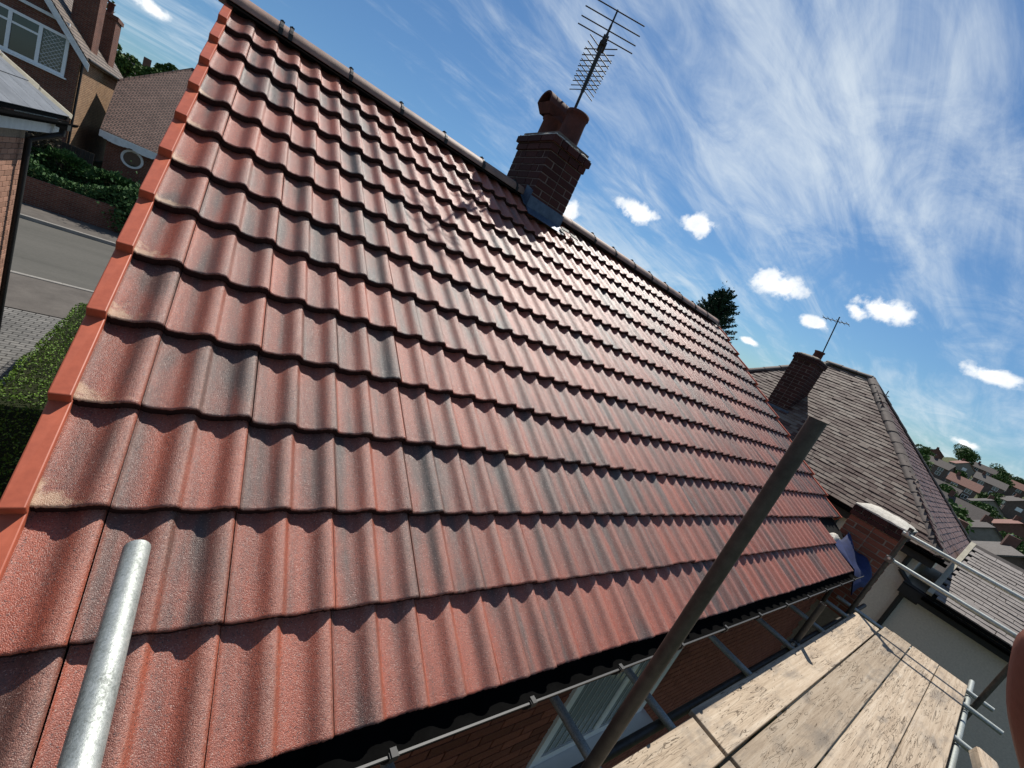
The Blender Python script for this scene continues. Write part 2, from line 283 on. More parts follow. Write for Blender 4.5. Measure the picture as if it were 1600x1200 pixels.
def board_mat():
    m, t, b = new_mat('scaffold_board_timber'); o = coords(t); r = rnd(t)
    v = nd(t, 'ShaderNodeVectorMath', {0: o, 1: nd(t, 'ShaderNodeCombineXYZ', {0: mth(t, 'MULTIPLY', r, 40.0), 1: mth(t, 'MULTIPLY', r, 90.0), 2: 0.0}).outputs[0]}, operation='ADD').outputs[0]
    g = noise(t, v, 1.0, 7, 0.6, 0.6, (1.4, 38.0, 10.0)); f = noise(t, v, 1.0, 5, 0.7, 0.2, (9.0, 240.0, 30.0)); st = noise(t, v, 3.2, 6, 0.65, 0.4, (0.7, 2.0, 1.0))
    c = ramp(t, mth(t, 'ADD', mth(t, 'MULTIPLY', g, 0.65), mth(t, 'MULTIPLY', f, 0.35)), [(0.30, (0.275, 0.205, 0.145)), (0.5, (0.465, 0.37, 0.27)), (0.68, (0.59, 0.50, 0.39))])
    c = mixc(t, mth(t, 'MULTIPLY', mrange(t, st, 0.48, 0.70), 0.72), c, (0.20, 0.175, 0.15, 1))
    c = mixc(t, 1.0, c, nd(t, 'ShaderNodeObjectInfo').outputs['Color'], 'MULTIPLY')
    ck = noise(t, v, 1.0, 3, 0.6, 1.2, (1.8, 26.0, 1.0))
    line = mrange(t, mth(t, 'ABSOLUTE', mth(t, 'SUBTRACT', ck, 0.52)), 0.020, 0.0)
    gate = mrange(t, noise(t, v, 2.4, 2, 0.5), 0.42, 0.52)
    crack = mth(t, 'MULTIPLY', line, gate)
    dash = mrange(t, noise(t, v, 1.0, 2, 0.5, 0.2, (22.0, 110.0, 1.0)), 0.66, 0.72)
    c = mixc(t, mth(t, 'MULTIPLY', mth(t, 'MAXIMUM', crack, dash), 0.85), c, (0.06, 0.04, 0.025, 1))
    setc(t, b, c); b.inputs['Roughness'].default_value = 0.85; b.inputs['Specular IOR Level'].default_value = 0.2
    bump(t, b, mth(t, 'SUBTRACT', mth(t, 'ADD', mth(t, 'MULTIPLY', g, 0.5), mth(t, 'MULTIPLY', f, 0.5)), crack), 0.5, 0.003); return m
M['board'] = board_mat()
def coursed(name, c0, c1, cm, bw, bh, mort, rough=0.85, coord='UV', bd=0.012, offs=0.5, spec=0.3):
    m, t, b = new_mat(name); v = coords(t, coord)
    br = nd(t, 'ShaderNodeTexBrick', {'Vector': v, 'Color1': (*c0, 1), 'Color2': (*c1, 1), 'Mortar': (*cm, 1), 'Scale': 1.0, 'Mortar Size': mort, 'Mortar Smooth': 0.2, 'Bias': 0.0, 'Brick Width': bw, 'Row Height': bh}, offset=offs)
    n = noise(t, v, 1.3, 7, 0.65); f = noise(t, v, 24, 4, 0.6)
    c = mixc(t, 0.75, br.outputs[0], mixc(t, 1.0, br.outputs[0], ramp(t, mth(t, 'ADD', mth(t, 'MULTIPLY', n, .6), mth(t, 'MULTIPLY', f, .4)), [(0.3, (0.45, 0.45, 0.45)), (0.7, (1.5, 1.5, 1.5))]), 'MULTIPLY'))
    setc(t, b, c); b.inputs['Roughness'].default_value = rough; b.inputs['Specular IOR Level'].default_value = spec
    bump(t, b, mth(t, 'ADD', mth(t, 'MULTIPLY', br.outputs[1], -1.0), mth(t, 'MULTIPLY', f, 0.2)), 0.8, bd); return m
M['farbrick'] = coursed('far_brick_wall', (0.125, 0.042, 0.028), (0.175, 0.066, 0.042), (0.17, 0.13, 0.10), 0.225, 0.075, 0.010)
M['buffbrick'] = coursed('buff_brick_wall', (0.29, 0.165, 0.09), (0.37, 0.23, 0.13), (0.17, 0.115, 0.075), 0.225, 0.075, 0.012)
M['farroof'] = coursed('far_brown_tile_roof', (0.145, 0.085, 0.068), (0.20, 0.125, 0.10), (0.035, 0.026, 0.022), 0.22, 0.125, 0.024, 0.7, bd=0.02)
M['sloperoof'] = coursed('far_weathered_tile_roof', (0.17, 0.13, 0.10), (0.24, 0.19, 0.15), (0.05, 0.04, 0.035), 0.25, 0.2, 0.03, 0.7, bd=0.03)
M['blockpave'] = coursed('block_paving', (0.13, 0.125, 0.115), (0.18, 0.17, 0.155), (0.045, 0.042, 0.038), 0.21, 0.11, 0.012, 0.9, coord='Object', bd=0.006)
def leaf_mat(name, c0, c1, c2):
    m, t, b = new_mat(name); g = nd(t, 'ShaderNodeNewGeometry').outputs['Random Per Island']
    setc(t, b, ramp(t, g, [(0.0, c0), (0.55, c1), (1.0, c2)])); b.inputs['Roughness'].default_value = 0.6; b.inputs['Specular IOR Level'].default_value = 0.15
    return m
M['hedge'] = leaf_mat('hedge_leaves', (0.05, 0.11, 0.014), (0.11, 0.20, 0.03), (0.20, 0.30, 0.07))
M['ivy'] = leaf_mat('ivy_leaves', (0.02, 0.055, 0.018), (0.045, 0.10, 0.03), (0.10, 0.17, 0.06))
M['twig'] = leaf_mat('dry_twigs', (0.05, 0.042, 0.03), (0.10, 0.085, 0.06), (0.15, 0.13, 0.10))
M['conifer'] = leaf_mat('conifer_sprays', (0.010, 0.026, 0.012), (0.02, 0.045, 0.02), (0.035, 0.07, 0.03))
M['tree'] = leaf_mat('tree_leaves', (0.03, 0.065, 0.015), (0.06, 0.11, 0.025), (0.10, 0.16, 0.045))
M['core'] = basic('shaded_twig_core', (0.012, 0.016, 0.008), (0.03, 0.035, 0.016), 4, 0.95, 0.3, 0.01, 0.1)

def add_uv(o, dirs=None):
    """planar UVs in metres, per face: u along the horizontal, v up the face"""
    me = o.data; uv = me.uv_layers.new(name='UVMap')
    for p in me.polygons:
        n = p.normal; h = Vector((-n.y, n.x, 0))
        h = Vector((1, 0, 0)) if h.length < 1e-4 else h.normalized(); u2 = n.cross(h)
        for li in p.loop_indices:
            q = me.vertices[me.loops[li].vertex_index].co; uv.data[li].uv = (q.dot(h), q.dot(u2))
    return o
def leaves(name, pts, size, mat, parent, up=0.3, aspect=0.6, seed=1):
    """many small bent leaf faces as one part"""
    rng = np.random.default_rng(seed); n = len(pts); pts = np.asarray(pts, float)
    a = rng.normal(size=(n, 3)); a /= np.linalg.norm(a, axis=1)[:, None]
    b = rng.normal(size=(n, 3)); b[:, 2] += up; b -= (a * b).sum(1)[:, None] * a; b /= np.linalg.norm(b, axis=1)[:, None]
    s = size * rng.uniform(0.6, 1.35, n)[:, None]; nn = np.cross(a, b)
    v = np.stack([pts - a * s, pts + b * s * aspect + nn * s * .15, pts + a * s, pts - b * s * aspect + nn * s * .15], 1).reshape(-1, 3)
    me = bpy.data.meshes.new(name); me.vertices.add(4 * n); me.vertices.foreach_set('co', v.ravel())
    me.loops.add(4 * n); me.loops.foreach_set('vertex_index', np.arange(4 * n)); me.polygons.add(n)
    me.polygons.foreach_set('loop_start', np.arange(0, 4 * n, 4)); me.polygons.foreach_set('loop_total', np.full(n, 4))
    me.update(); me.materials.append(mat)
    o = inst(name, me, parent); return o

# ------------------------------------------------------------------ ground
GZ = -6.1
def sstep(x, a, b):
    t = max(0.0, min(1.0, (x - a) / (b - a))); return t * t * (3 - 2 * t)
def terrain(x, y):
    z = GZ
    p = 1 - sstep(x, 8.0, 40.0)
    z += p * (sstep(y, 22.0, 30.0) * 1.6 + sstep(y, 32, 120) * 5.5 + sstep(y, 100, 400) * 8)
    q = 1 - sstep(y / max(x, 30.0), .075, .15)
    z += -4.5 * sstep(x, 22, 48) * (1 - sstep(y, 14, 34)) + q * (26 * sstep(x, 90, 420) + 12 * sstep(x, 420, 900))
    return z
def axis_ticks(a, b, fine0, fine1):
    t = [a]; 
    while t[-1] < b:
        c = t[-1]; d = 0 if fine0 <= c <= fine1 else min(abs(c - fine0), abs(c - fine1)); t.append(c + 2.0 + d * 0.10)
    return t
tx = axis_ticks(-900, 1500, -20, 90); ty = axis_ticks(-900, 1300, -12, 60)
gm = MB(); gm.add([(x, y, terrain(x, y)) for y in ty for x in tx],
       [(j * len(tx) + i, j * len(tx) + i + 1, (j + 1) * len(tx) + i + 1, (j + 1) * len(tx) + i) for j in range(len(ty) - 1) for i in range(len(tx) - 1)], True)
tag(gm.build('ground', M['earth']), kind='structure')
def sheet(name, a, b, z, mat, t=0.05):
    o = MB().box((a[0], a[1], z - t), (b[0], b[1], z)).build(name, mat); return tag(o, kind='structure')
sheet('road', (-60, 11.75), (60, 18.5), GZ + 0.008, M['asphalt'])
sheet('pavement', (-60, 9.15), (60, 11.62), GZ + 0.11, M['footway'], 0.2)
sheet('pavement', (-60, 18.64), (60, 20.75), GZ + 0.12, M['footway'], 0.2)
sheet('driveway', (-6.5, -2.0), (6.0, 9.12), GZ + 0.10, M['blockpave'], 0.2)
for y in (11.685, 18.57):
    kb = tag(inst('kerb', MB().box((-60, -0.062, -0.2), (60, 0.062, 0.128)).mesh('kerb', M['kerb']), None, (0, y, GZ)), kind='structure')
    st = bevel_mesh(MB().box((-0.455, -0.066, 0), (0.455, 0.066, 0.135)).mesh('kerb_stone', M['kerb']), 0.012)
    for i in range(26): inst('kerb_stone', st, kb, (-14 + i * 0.915, y, GZ))

# ------------------------------------------------------------------ the newly tiled house
TH = R(32.4); CT, ST = math.cos(TH), math.sin(TH); G = 0.32167; ROLL = 0.15; NC = 13; URIGHT = 51
def rp(x, v, h=0.0):      # point on the roof slope: x along the ridge, v metres down the slope, h above it
    return Vector((x, -CT * v - ST * h, -ST * v + CT * h))
house = thing('house', 'brick house with a newly laid red pantile roof, scaffold along its eaves', 'house', (3.8, 0, GZ))
LIP = 0.040
XR = URIGHT * ROLL + 0.0
# body: walls and roof deck
body = MB()
wl, wr, wf, wb = 0.02, XR - 0.04, -3.30, 3.30
def gable(x):
    return [(x, wf, GZ), (x, wb, GZ), (x, wb, -2.32), (x, 0.08, -0.16), (x, wf, -2.32)]
pa, pb = gable(wl), gable(wr)
body.add(pa + pb, [(4, 3, 2, 1, 0), (5, 6, 7, 8, 9)] + [(i, (i + 1) % 5, 5 + (i + 1) % 5, 5 + i) for i in range(5)])
wall = body.build('wall', M['mortar'], house)
APEX = -0.095              # slope position of the ridge line
deck = MB(); 
ap = rp(0, APEX, -0.075)
e0 = rp(0, NC * G - 0.05, -0.085)
deck.slab([(0.0, e0.y, e0.z), (XR, e0.y, e0.z), (XR, ap.y, ap.z), (0.0, ap.y, ap.z)], 0.03)
bk = Vector((0, 2 * ap.y - e0.y, e0.z))
deck.slab([(0.0, ap.y, ap.z), (XR, ap.y, ap.z), (XR, bk.y, bk.z), (0.0, bk.y, bk.z)], 0.03)
roof = deck.build('roof', M['felt'], house)
PROF = [(0.0, .0135), (.04, .0060), (.09, .0018), (.20, 0.0), (.36, .0004), (.48, .0030), (.57, .0090), (.65, .0170), (.72, .0232), (.79, .0265), (.86, .0274), (.915, .0264), (.95, .0232), (.978, .0182), (1.0, .0138)]
def tile_mesh(nroll, wid=None):
    pts = []
    for k in range(nroll):
        for t, h in PROF[(0 if k == 0 else 1):]: pts.append(((k + t) * ROLL, h - 0.020))
    pts[0] = (0.0011, pts[0][1]); pts[-1] = (pts[-1][0] - 0.0011, pts[-1][1])
    pts = [p for a, b in zip(pts[:-1], pts[1:]) for p in (a, ((a[0] + b[0]) / 2, (a[1] + b[1]) / 2))] + [pts[-1]]
    n = len(pts); Lg = G + 0.055
    rows = [(Lg, -LIP * Lg / G), (0.010, -LIP * 0.010 / G), (0.0035, -0.0012), (0.0, -0.0055), (0.0, -LIP + 0.003)]
    mb = MB(); vs = []; jt = [random.gauss(0, .0008) for _ in pts]; warp = random.uniform(-.0012, .0012)
    for r_, (y, dz) in enumerate(rows):
        for i_, (x, h) in enumerate(pts): vs.append((x, y + (jt[i_] + (random.gauss(0, .0005)) if r_ > 1 else 0), h + dz + (random.gauss(0, .0006) if r_ in (2, 3) else 0) + warp * math.sin(x * 14)))
    mb.add(vs, [(r * n + i, (r + 1) * n + i, (r + 1) * n + i + 1, r * n + i + 1) for r in range(len(rows) - 1) for i in range(n - 1)], True)
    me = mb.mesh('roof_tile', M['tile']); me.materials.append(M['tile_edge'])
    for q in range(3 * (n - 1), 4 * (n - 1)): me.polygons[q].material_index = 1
    # side cheeks
    bm = bmesh.new(); bm.from_mesh(me); bm.verts.ensure_lookup_table()
    for i in (0, n - 1):
        bm.verts.ensure_lookup_table(); top = [bm.verts[r * n + i] for r in (0, 1, 2, 3, 4)]
        low = [bm.verts.new((v.co.x, v.co.y, v.co.z - 0.016)) for v in top[:2]] + [bm.verts.new((top[4].co.x, 0.004, top[4].co.z - 0.002))]
        bm.faces.new([top[0], top[1], low[1], low[0]] if i else [top[1], top[0], low[0], low[1]])
        q = [top[1], top[2], top[3], top[4], low[1]]; bm.faces.new(q if i else q[::-1])
    bm.to_mesh(me); bm.free(); me.update(); return me
FULLS, HALF = [tile_mesh(2) for _ in range(6)], tile_mesh(1)
spots = []
for k in range(1, NC + 1):
    u = 0; first = True
    while u < URIGHT:
        n = 1 if first else 2
        if u + n > URIGHT: n = 1
        x = u * ROLL; skip = False
        if k >= 12 and x + n * ROLL > 6.92: skip = True
        if k == 1 and 2.70 < x and x + n * ROLL < 3.20: skip = True
        if not skip: spots.append((k, x, n))
        u += n; first = False
# how large each tile shows from the scaffold: nearest ones are single parts, the far ones one joined part
def shows(k, x, n):
    p = rp(x + n * ROLL / 2, (k - .5) * G); d = p - CAM; nrm = Vector((0, -ST, CT))
    return n * abs(d.normalized().dot(nrm)) / d.length_squared
spots.sort(key=lambda s: -shows(*s))
rest = MB(); rmi = []
for i, (k, x, n) in enumerate(spots):
    jx, jy, jz = random.uniform(-.0007, .0007), random.gauss(0, .0026), random.uniform(-.0018, .0018); FULL = random.choice(FULLS)
    p = rp(x + jx, k * G + jy, jz); rz = R(random.gauss(0, .2))
    if i < 296:
        stain = (x < .01 and k in (4, 5, 6, 7, 8, 9, 10, 11)) or (k, round(x / ROLL)) in ((10, 11),)
        inst('roof_tile', FULL if n == 2 else HALF, roof, p, (TH, 0, rz), mat=M['tile_stain'] if stain else None)
    else:
        me = FULL if n == 2 else HALF; mt = Matrix.Translation(p) @ Matrix.Rotation(TH, 4, 'X')
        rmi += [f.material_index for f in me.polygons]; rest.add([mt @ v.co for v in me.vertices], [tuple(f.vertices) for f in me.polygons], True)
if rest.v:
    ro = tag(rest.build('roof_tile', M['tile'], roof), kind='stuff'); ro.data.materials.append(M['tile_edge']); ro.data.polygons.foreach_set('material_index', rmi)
# back slope: plain sheet of the same tile, unseen from the scaffold
# dry verge caps
def cap_mesh(side):
    mb = MB(); s = side
    y0, y1 = -0.012, G + 0.02; zt = 0.022
    w0, w1 = (-0.044, 0.003) if s < 0 else (-0.003, 0.044)
    dz = LIP * (y1 - y0) / G
    a = [(w0, y0, -0.085), (w1, y0, -0.03), (w1, y1, -0.03 - dz), (w0, y1, -0.085 - dz), (w0, y0, zt), (w1, y0, zt + .002), (w1, y1, zt - dz), (w0, y1, zt - dz)] if s < 0 else \
        [(w0, y0, -0.03), (w1, y0, -0.085), (w1, y1, -0.085 - dz), (w0, y1, -0.03 - dz), (w0, y0, zt + .002), (w1, y0, zt), (w1, y1, zt - dz), (w0, y1, zt - dz)]
    mb.hexa(a); me = mb.mesh('verge_cap', M['cap']); bevel_mesh(me, 0.0035, 2)
    for p in me.polygons: p.use_smooth = False
    return me
CL, CR = cap_mesh(-1), cap_mesh(1)
for k in range(1, NC + 1):
    inst('verge_cap', CL, roof, rp(random.uniform(-.001, .001), k * G + .006, random.uniform(-.001, .001)), (TH, 0, 0))
    if k < 12: inst('verge_cap', CR, roof, rp(XR, k * G + .006), (TH, 0, 0))
# ridge tiles with black union clamps and a dark vented roll below
RY, RZ = rp(0, APEX).y, rp(0, APEX).z - 0.026
def ridge_mesh(length):
    mb = MB(); n = 12; vs = []
    rr = 0.117; dep = 0.090
    ang = [math.pi * i / n for i in range(n + 1)]
    o = [(math.cos(a) * rr, math.sin(a) * dep - 0.022) for a in ang]; inn = [(math.cos(a) * (rr - .016), math.sin(a) * (dep - .016) - 0.022) for a in ang]
    k = n + 1
    for x in (0.0, length): vs += [(x, y, z) for y, z in o] + [(x, y, z) for y, z in inn]
    f = [(i, i + 1, 2 * k + i + 1, 2 * k + i) for i in range(n)] + [(k + i + 1, k + i, 3 * k + i, 3 * k + i + 1) for i in range(n)]
    f = [q[::-1] for q in f]
    mb.add(vs, f, True)
    mb.add(vs, [(i, k + i, k + i + 1, i + 1) for i in range(n)] + [(2 * k + i, 2 * k + i + 1, 3 * k + i + 1, 3 * k + i) for i in range(n)] + [(0, 2 * k, 3 * k, k), (n, k + n, 3 * k + n, 2 * k + n)])
    return mb.mesh('ridge_tile', M['ridge'])
RT = ridge_mesh(0.444)
def clamp_mesh():
    mb = MB()
    for i in range(9):
        a0, a1 = math.pi * i / 9, math.pi * (i + 1) / 9
        q = lambda a, r, d: (math.cos(a) * r, math.sin(a) * d - 0.022)
        (y0, z0), (y1, z1), (y2, z2), (y3, z3) = q(a0, .116, .089), q(a1, .116, .089), q(a1, .122, .095), q(a0, .122, .095)
        mb.add([(x, y, z) for x in (-.011, .011) for y, z in ((y0, z0), (y1, z1), (y2, z2), (y3, z3))], [(2, 3, 7, 6), (0, 1, 2, 3), (7, 6, 5, 4), (1, 0, 4, 5)])
    mb.box((-.015, -.016, .073), (.015, .016, .083)); mb.tube((0, 0, .082), (0, 0, .090), .006, 8)
    mb.box((-.014, -.126, -.03), (.014, -.108, .012))
    return mb.mesh('ridge_clamp', M['black'])
CLAMP = clamp_mesh()
x = -0.09; joints = []
segs = []
while x < XR - 0.2:
    nx = x + 0.4475
    if not (nx > 2.95 and x < 2.75) and not (2.75 <= x < 3.18): segs.append(x)
    x = nx
for sx in segs:
    inst('ridge_tile', RT, roof, (sx, RY, RZ + random.uniform(-.002, .002)), (0, R(random.uniform(-.15, .15)), 0))
    inst('ridge_clamp', CLAMP, roof, (sx + 0.446, RY, RZ + .002))
inst('ridge_clamp', CLAMP, roof, (0.29, RY, RZ + .002))
inst('ridge_tile', RT, roof, (2.30, RY, RZ), (0, 0, 0), (0.95, 1, 1))
inst('ridge_tile', RT, roof, (3.17, RY, RZ - .002), (0, 0, 0), (0.9, 1, 1))
rl = MB()
for sgn in (-1, 1):
    a = Vector((0, RY + sgn * 0.03, RZ + 0.02)); b = Vector((0, RY + sgn * 0.102, RZ - 0.034))
    pts = [(-0.04, a.y, a.z), (XR, a.y, a.z), (XR, b.y, b.z), (-0.04, b.y, b.z)]
    rl.slab(pts if sgn > 0 else pts[::-1], 0.01)
rl.build('ridge_roll', M['black'], roof)
# block end at the far ridge
MB().lathe((0, 0, 0), [(0.0, 0), (0.121, 0)], 16)
# gutter, fascia
gt = MB(); n = 12; GYc, GZc, gr = -3.555, -2.268, 0.057
gx0, gx1 = -0.08, 6.95
def gring(x, r): return [(x, GYc + math.cos(math.pi * (1 + i / n)) * r, GZc + math.sin(math.pi * (1 + i / n)) * r) for i in range(n + 1)]
o0, o1, i0, i1 = gring(gx0, gr), gring(gx1, gr), gring(gx0, gr - .004), gring(gx1, gr - .004); k = n + 1
gt.add(o0 + o1, [(i, i + 1, k + i + 1, k + i) for i in range(n)], True)
gt.add(i0 + i1, [(k + i, k + i + 1, i + 1, i) for i in range(n)], True)
gt.box((gx0, GYc + gr - .006, GZc - .002), (gx1, GYc + gr + .002, GZc + .004))
gutter = gt.build('gutter', M['gutter'], house); MB().box((gx0, GYc - gr - .003, GZc - .001), (gx1, GYc - gr + .004, GZc + .006)).build('rim', M['rim'], gutter)
brk = MB()
for i in range(8):
    a0, a1 = math.pi * (1 + i / 8), math.pi * (1 + (i + 1) / 8)
    q = [(math.cos(a) * r, math.sin(a) * r) for a, r in ((a0, .0575), (a1, .0575), (a1, .064), (a0, .064))]
    brk.add([(x, y, z) for x in (-.014, .014) for y, z in q], [(3, 2, 6, 7), (0, 3, 7, 4), (0, 1, 2, 3), (7, 6, 5, 4), (1, 5, 6, 2)])
brk.box((-.014, -.066, -.008), (.014, -.050, .012)); brk.box((-.010, -.067, .010), (.010, -.042, .017)); brk.box((-.014, .056, -.05), (.014, .10, .01))
BK = brk.mesh('gutter_bracket', M['black'])
for i in range(12): inst('gutter_bracket', BK, gutter, (0.35 + i * 0.555, GYc, GZc))
MB().box((-.05, -3.475, -2.50), (7.6, -3.45, -2.30)).build('fascia', M['black'], house)
MB().box((-.05, -3.45, -2.50), (7.6, -3.305, -2.485)).build('soffit', M['black'], house)
# rear wall: brick courses proud of the mortar, window below the eaves
BL, BH, BJ = 0.215, 0.065, 0.010
UB = bevel_mesh(MB().box((-.5, -.5, -.5), (.5, .5, .5)).mesh('brick', M['brick']), 0.03)
def brick(parent, c, size, mat=None, rz=0.0):
    return inst('brick', UB, parent, c, (R(random.uniform(-.3, .3)), 0, rz + R(random.uniform(-.5, .5))), size, mat)
WX0, WX1, WZ0, WZ1 = 2.43, 3.72, -3.62, -2.72
cand = []
for c in range(28):
    z = -2.56 - c * 0.075; xo = -0.0 if c % 2 else -0.1125
    for i in range(35):
        x0, x1 = xo + i * 0.225, xo + i * 0.225 + BL
        if x0 > 7.5: continue
        if x1 > WX0 - .01 and x0 < WX1 + .01 and WZ0 - 0.09 < z < WZ1 + .03:
            if x0 < WX0 - .06: x1 = WX0 - .012
            elif x1 > WX1 + .06: x0 = WX1 + .012
            else: continue
        cand.append((x0, x1, z))
cand.sort(key=lambda q: (Vector(((q[0] + q[1]) / 2, wf, q[2])) - CAM).length + (8 if q[0] < .5 else 0))
wrest = MB(); rmi = []
for i, (x0, x1, z) in enumerate(cand):
    if i < 300: brick(wall, ((x0 + x1) / 2, wf - .001, z + random.uniform(-.001, .001)), (x1 - x0, 0.022, BH))
    else: wrest.box((x0, wf - .011, z - BH / 2), (x1, wf + .01, z + BH / 2))
tag(wrest.build('brick', M['brick'], wall), kind='stuff')
win = MB()
for a, b in (((WX0, -3.325, WZ0), (WX0 + .07, -3.24, WZ1)), ((WX1 - .07, -3.325, WZ0), (WX1, -3.24, WZ1)), ((WX0 + .07, -3.325, WZ1 - .07), (WX1 - .07, -3.24, WZ1)), ((WX0 + .07, -3.325, WZ0), (WX1 - .07, -3.24, WZ0 + .07)), ((3.05, -3.323, WZ0 + .07), (3.11, -3.24, WZ1 - .07))): win.box(a, b)
window = win.build('window', M['white'], house)
MB().box((WX0 - .06, -3.43, WZ0 - .05), (WX1 + .06, -3.31, WZ0 - .004)).build('sill', M['white'], window)
bl = MB().box((-.5, -.5, -.5), (.5, .5, .5)).mesh('blind_slat', M['blind'])
for i in range(15): inst('blind_slat', bl, window, (WX0 + .09 + i * .078, -3.303, (WZ0 + WZ1) / 2), (0, 0, R(25)), (.072, .004, WZ1 - WZ0 - .16))
MB().box((WX0 + .06, -3.313, WZ0 + .06), (WX1 - .06, -3.3115, WZ1 - .06)).build('pane', None or basic('blind_glass', (0.22, 0.25, 0.26), (0.27, 0.30, 0.31), 3, 0.08, 0.0, 0.001, 0.6), window)

# ------------------------------------------------------------------ brick stacks
def stack(parent, x0, x1, y0, y1, z0, z1, mat, band=None, skipfar=True):
    nc = max(1, int(round((z1 - z0) / 0.075)))
    for c in range(nc):
        z = z0 + (c + .5) * (z1 - z0) / nc; hh = (z1 - z0) / nc - .010; e = 0.0; mm = mat
        if band and c >= nc - band[0]: e = band[1]; mm = band[2]
        ax0, ax1, ay0, ay1 = x0 - e, x1 + e, y0 - e, y1 + e; d = 0.1025
        def run(a, b, fixed, along, half):
            Lr = b - a; n = max(1, int(round(Lr / 0.225))); s = Lr / n; cuts = [a + i * s for i in range(n + 1)]
            if half and n >= 1:
                cuts = [a] + [a + s * .5 + i * s for i in range(n)] + [b]
            for p, q in zip(cuts[:-1], cuts[1:]):
                if q - p < .03: continue
                cc = (p + q) / 2; ln = q - p - .010
                if along == 'x': brick(parent, (cc, fixed, z), (ln, d, hh), mm)
                else: brick(parent, (fixed, cc, z), (d, ln, hh), mm)
        odd = c % 2
        if odd:
            run(ax0, ax1, ay0 + d / 2, 'x', False); run(ax0, ax1, ay1 - d / 2, 'x', False)
            run(ay0 + d + .01, ay1 - d - .01, ax0 + d / 2, 'y', True); run(ay0 + d + .01, ay1 - d - .01, ax1 - d / 2, 'y', True)
        else:
            run(ay0, ay1, ax0 + d / 2, 'y', False); run(ay0, ay1, ax1 - d / 2, 'y', False)
            run(ax0 + d + .01, ax1 - d - .01, ay0 + d / 2, 'x', True); run(ax0 + d + .01, ax1 - d - .01, ay1 - d / 2, 'x', True)
def lumpy(name, x0, x1, y0, y1, z0, h, mat, parent, edge=0.03, seed=3):
    rng = random.Random(seed); nx, ny = 14, 14; mb = MB(); vs = []
    for j in range(ny + 1):
        for i in range(nx + 1):
            a, b = i / nx, j / ny; k = min(1, 3.0 * min(a, 1 - a, b, 1 - b))
            vs.append((x0 + (x1 - x0) * a + rng.uniform(-.004, .004), y0 + (y1 - y0) * b + rng.uniform(-.004, .004), z0 + edge + (h - edge) * (k ** .6) + rng.uniform(-.006, .006)))
    W = nx + 1
    mb.add(vs, [(j * W + i, j * W + i + 1, (j + 1) * W + i + 1, (j + 1) * W + i) for j in range(ny) for i in range(nx)], True)
    rim = [i for i in range(nx + 1)] + [(j * W + nx) for j in range(1, ny + 1)] + [ny * W + i for i in range(nx - 1, -1, -1)] + [j * W for j in range(ny - 1, 0, -1)]
    low = [(vs[i][0], vs[i][1], z0) for i in rim]; top = [vs[i] for i in rim]; k = len(rim)
    mb.add(low + top, [(i, (i + 1) % k, k + (i + 1) % k, k + i) for i in range(k)])
    return mb.build(name, mat, parent)
# ridge chimney
cx0, cx1, cy0, cy1 = 2.70, 3.20, -0.18, 0.50
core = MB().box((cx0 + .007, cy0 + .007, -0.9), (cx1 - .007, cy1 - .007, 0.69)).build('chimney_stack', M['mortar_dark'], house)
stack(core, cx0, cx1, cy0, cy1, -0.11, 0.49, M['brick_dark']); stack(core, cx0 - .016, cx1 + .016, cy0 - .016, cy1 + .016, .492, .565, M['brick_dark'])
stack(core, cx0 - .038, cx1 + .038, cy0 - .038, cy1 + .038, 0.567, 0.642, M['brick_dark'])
MB().box((cx0 - .02, cy0 - .02, .57), (cx1 + .02, cy1 + .02, .65)).build('mortar_bed', M['mortar_dark'], core)
lumpy('flaunching', cx0 - .022, cx1 + .022, cy0 - .022, cy1 + .022, 0.643, 0.075, M['flaunch'], core, .008)
pp = MB().lathe((2.95, -0.01, 0.66), [(.135, 0), (.125, .05), (.118, .26), (.122, .315), (.132, .32), (.132, .35), (.105, .35), (.100, .26), (.10, .05)], 24)
pp.build('chimney_pot', M['pot'], core)
# far pot with a half-round rain hood
fp = MB().lathe((2.90, 0.33, 0.66), [(.13, 0), (.12, .05), (.112, .24), (.128, .25), (.128, .28), (.115, .29), (.118, .36)], 24)
hood = []; n = 12
for ix, x in enumerate((-.21, .21)):
    for a in range(n + 1):
        th = math.pi * a / n; hood.append((2.90 + x, .33 - math.cos(th) * .13, 1.02 + math.sin(th) * .125))
    for a in range(n + 1):
        th = math.pi * a / n; hood.append((2.90 + x, .33 - math.cos(th) * .108, 1.02 + math.sin(th) * .104))
k = n + 1
fp.add(hood, [(i, i + 1, 2 * k + i + 1, 2 * k + i) for i in range(n)], True); fp.add(hood, [(k + i + 1, k + i, 3 * k + i, 3 * k + i + 1) for i in range(n)], True)
fp.add(hood, [(i, k + i, k + i + 1, i + 1) for i in range(n)] + [(2 * k + i, 2 * k + i + 1, 3 * k + i + 1, 3 * k + i) for i in range(n)])
fp.add([(2.69, .20, 1.02), (3.11, .20, 1.02), (3.11, .46, 1.02), (2.69, .46, 1.02), (2.75, .235, .93), (3.05, .235, .93), (3.05, .425, .93), (2.75, .425, .93)], [(0, 4, 5, 1), (1, 5, 6, 2), (2, 6, 7, 3), (3, 7, 4, 0)])
tag(fp.build('chimney_pot', M['pot'], core), 'clay pot with half-round rain hood')
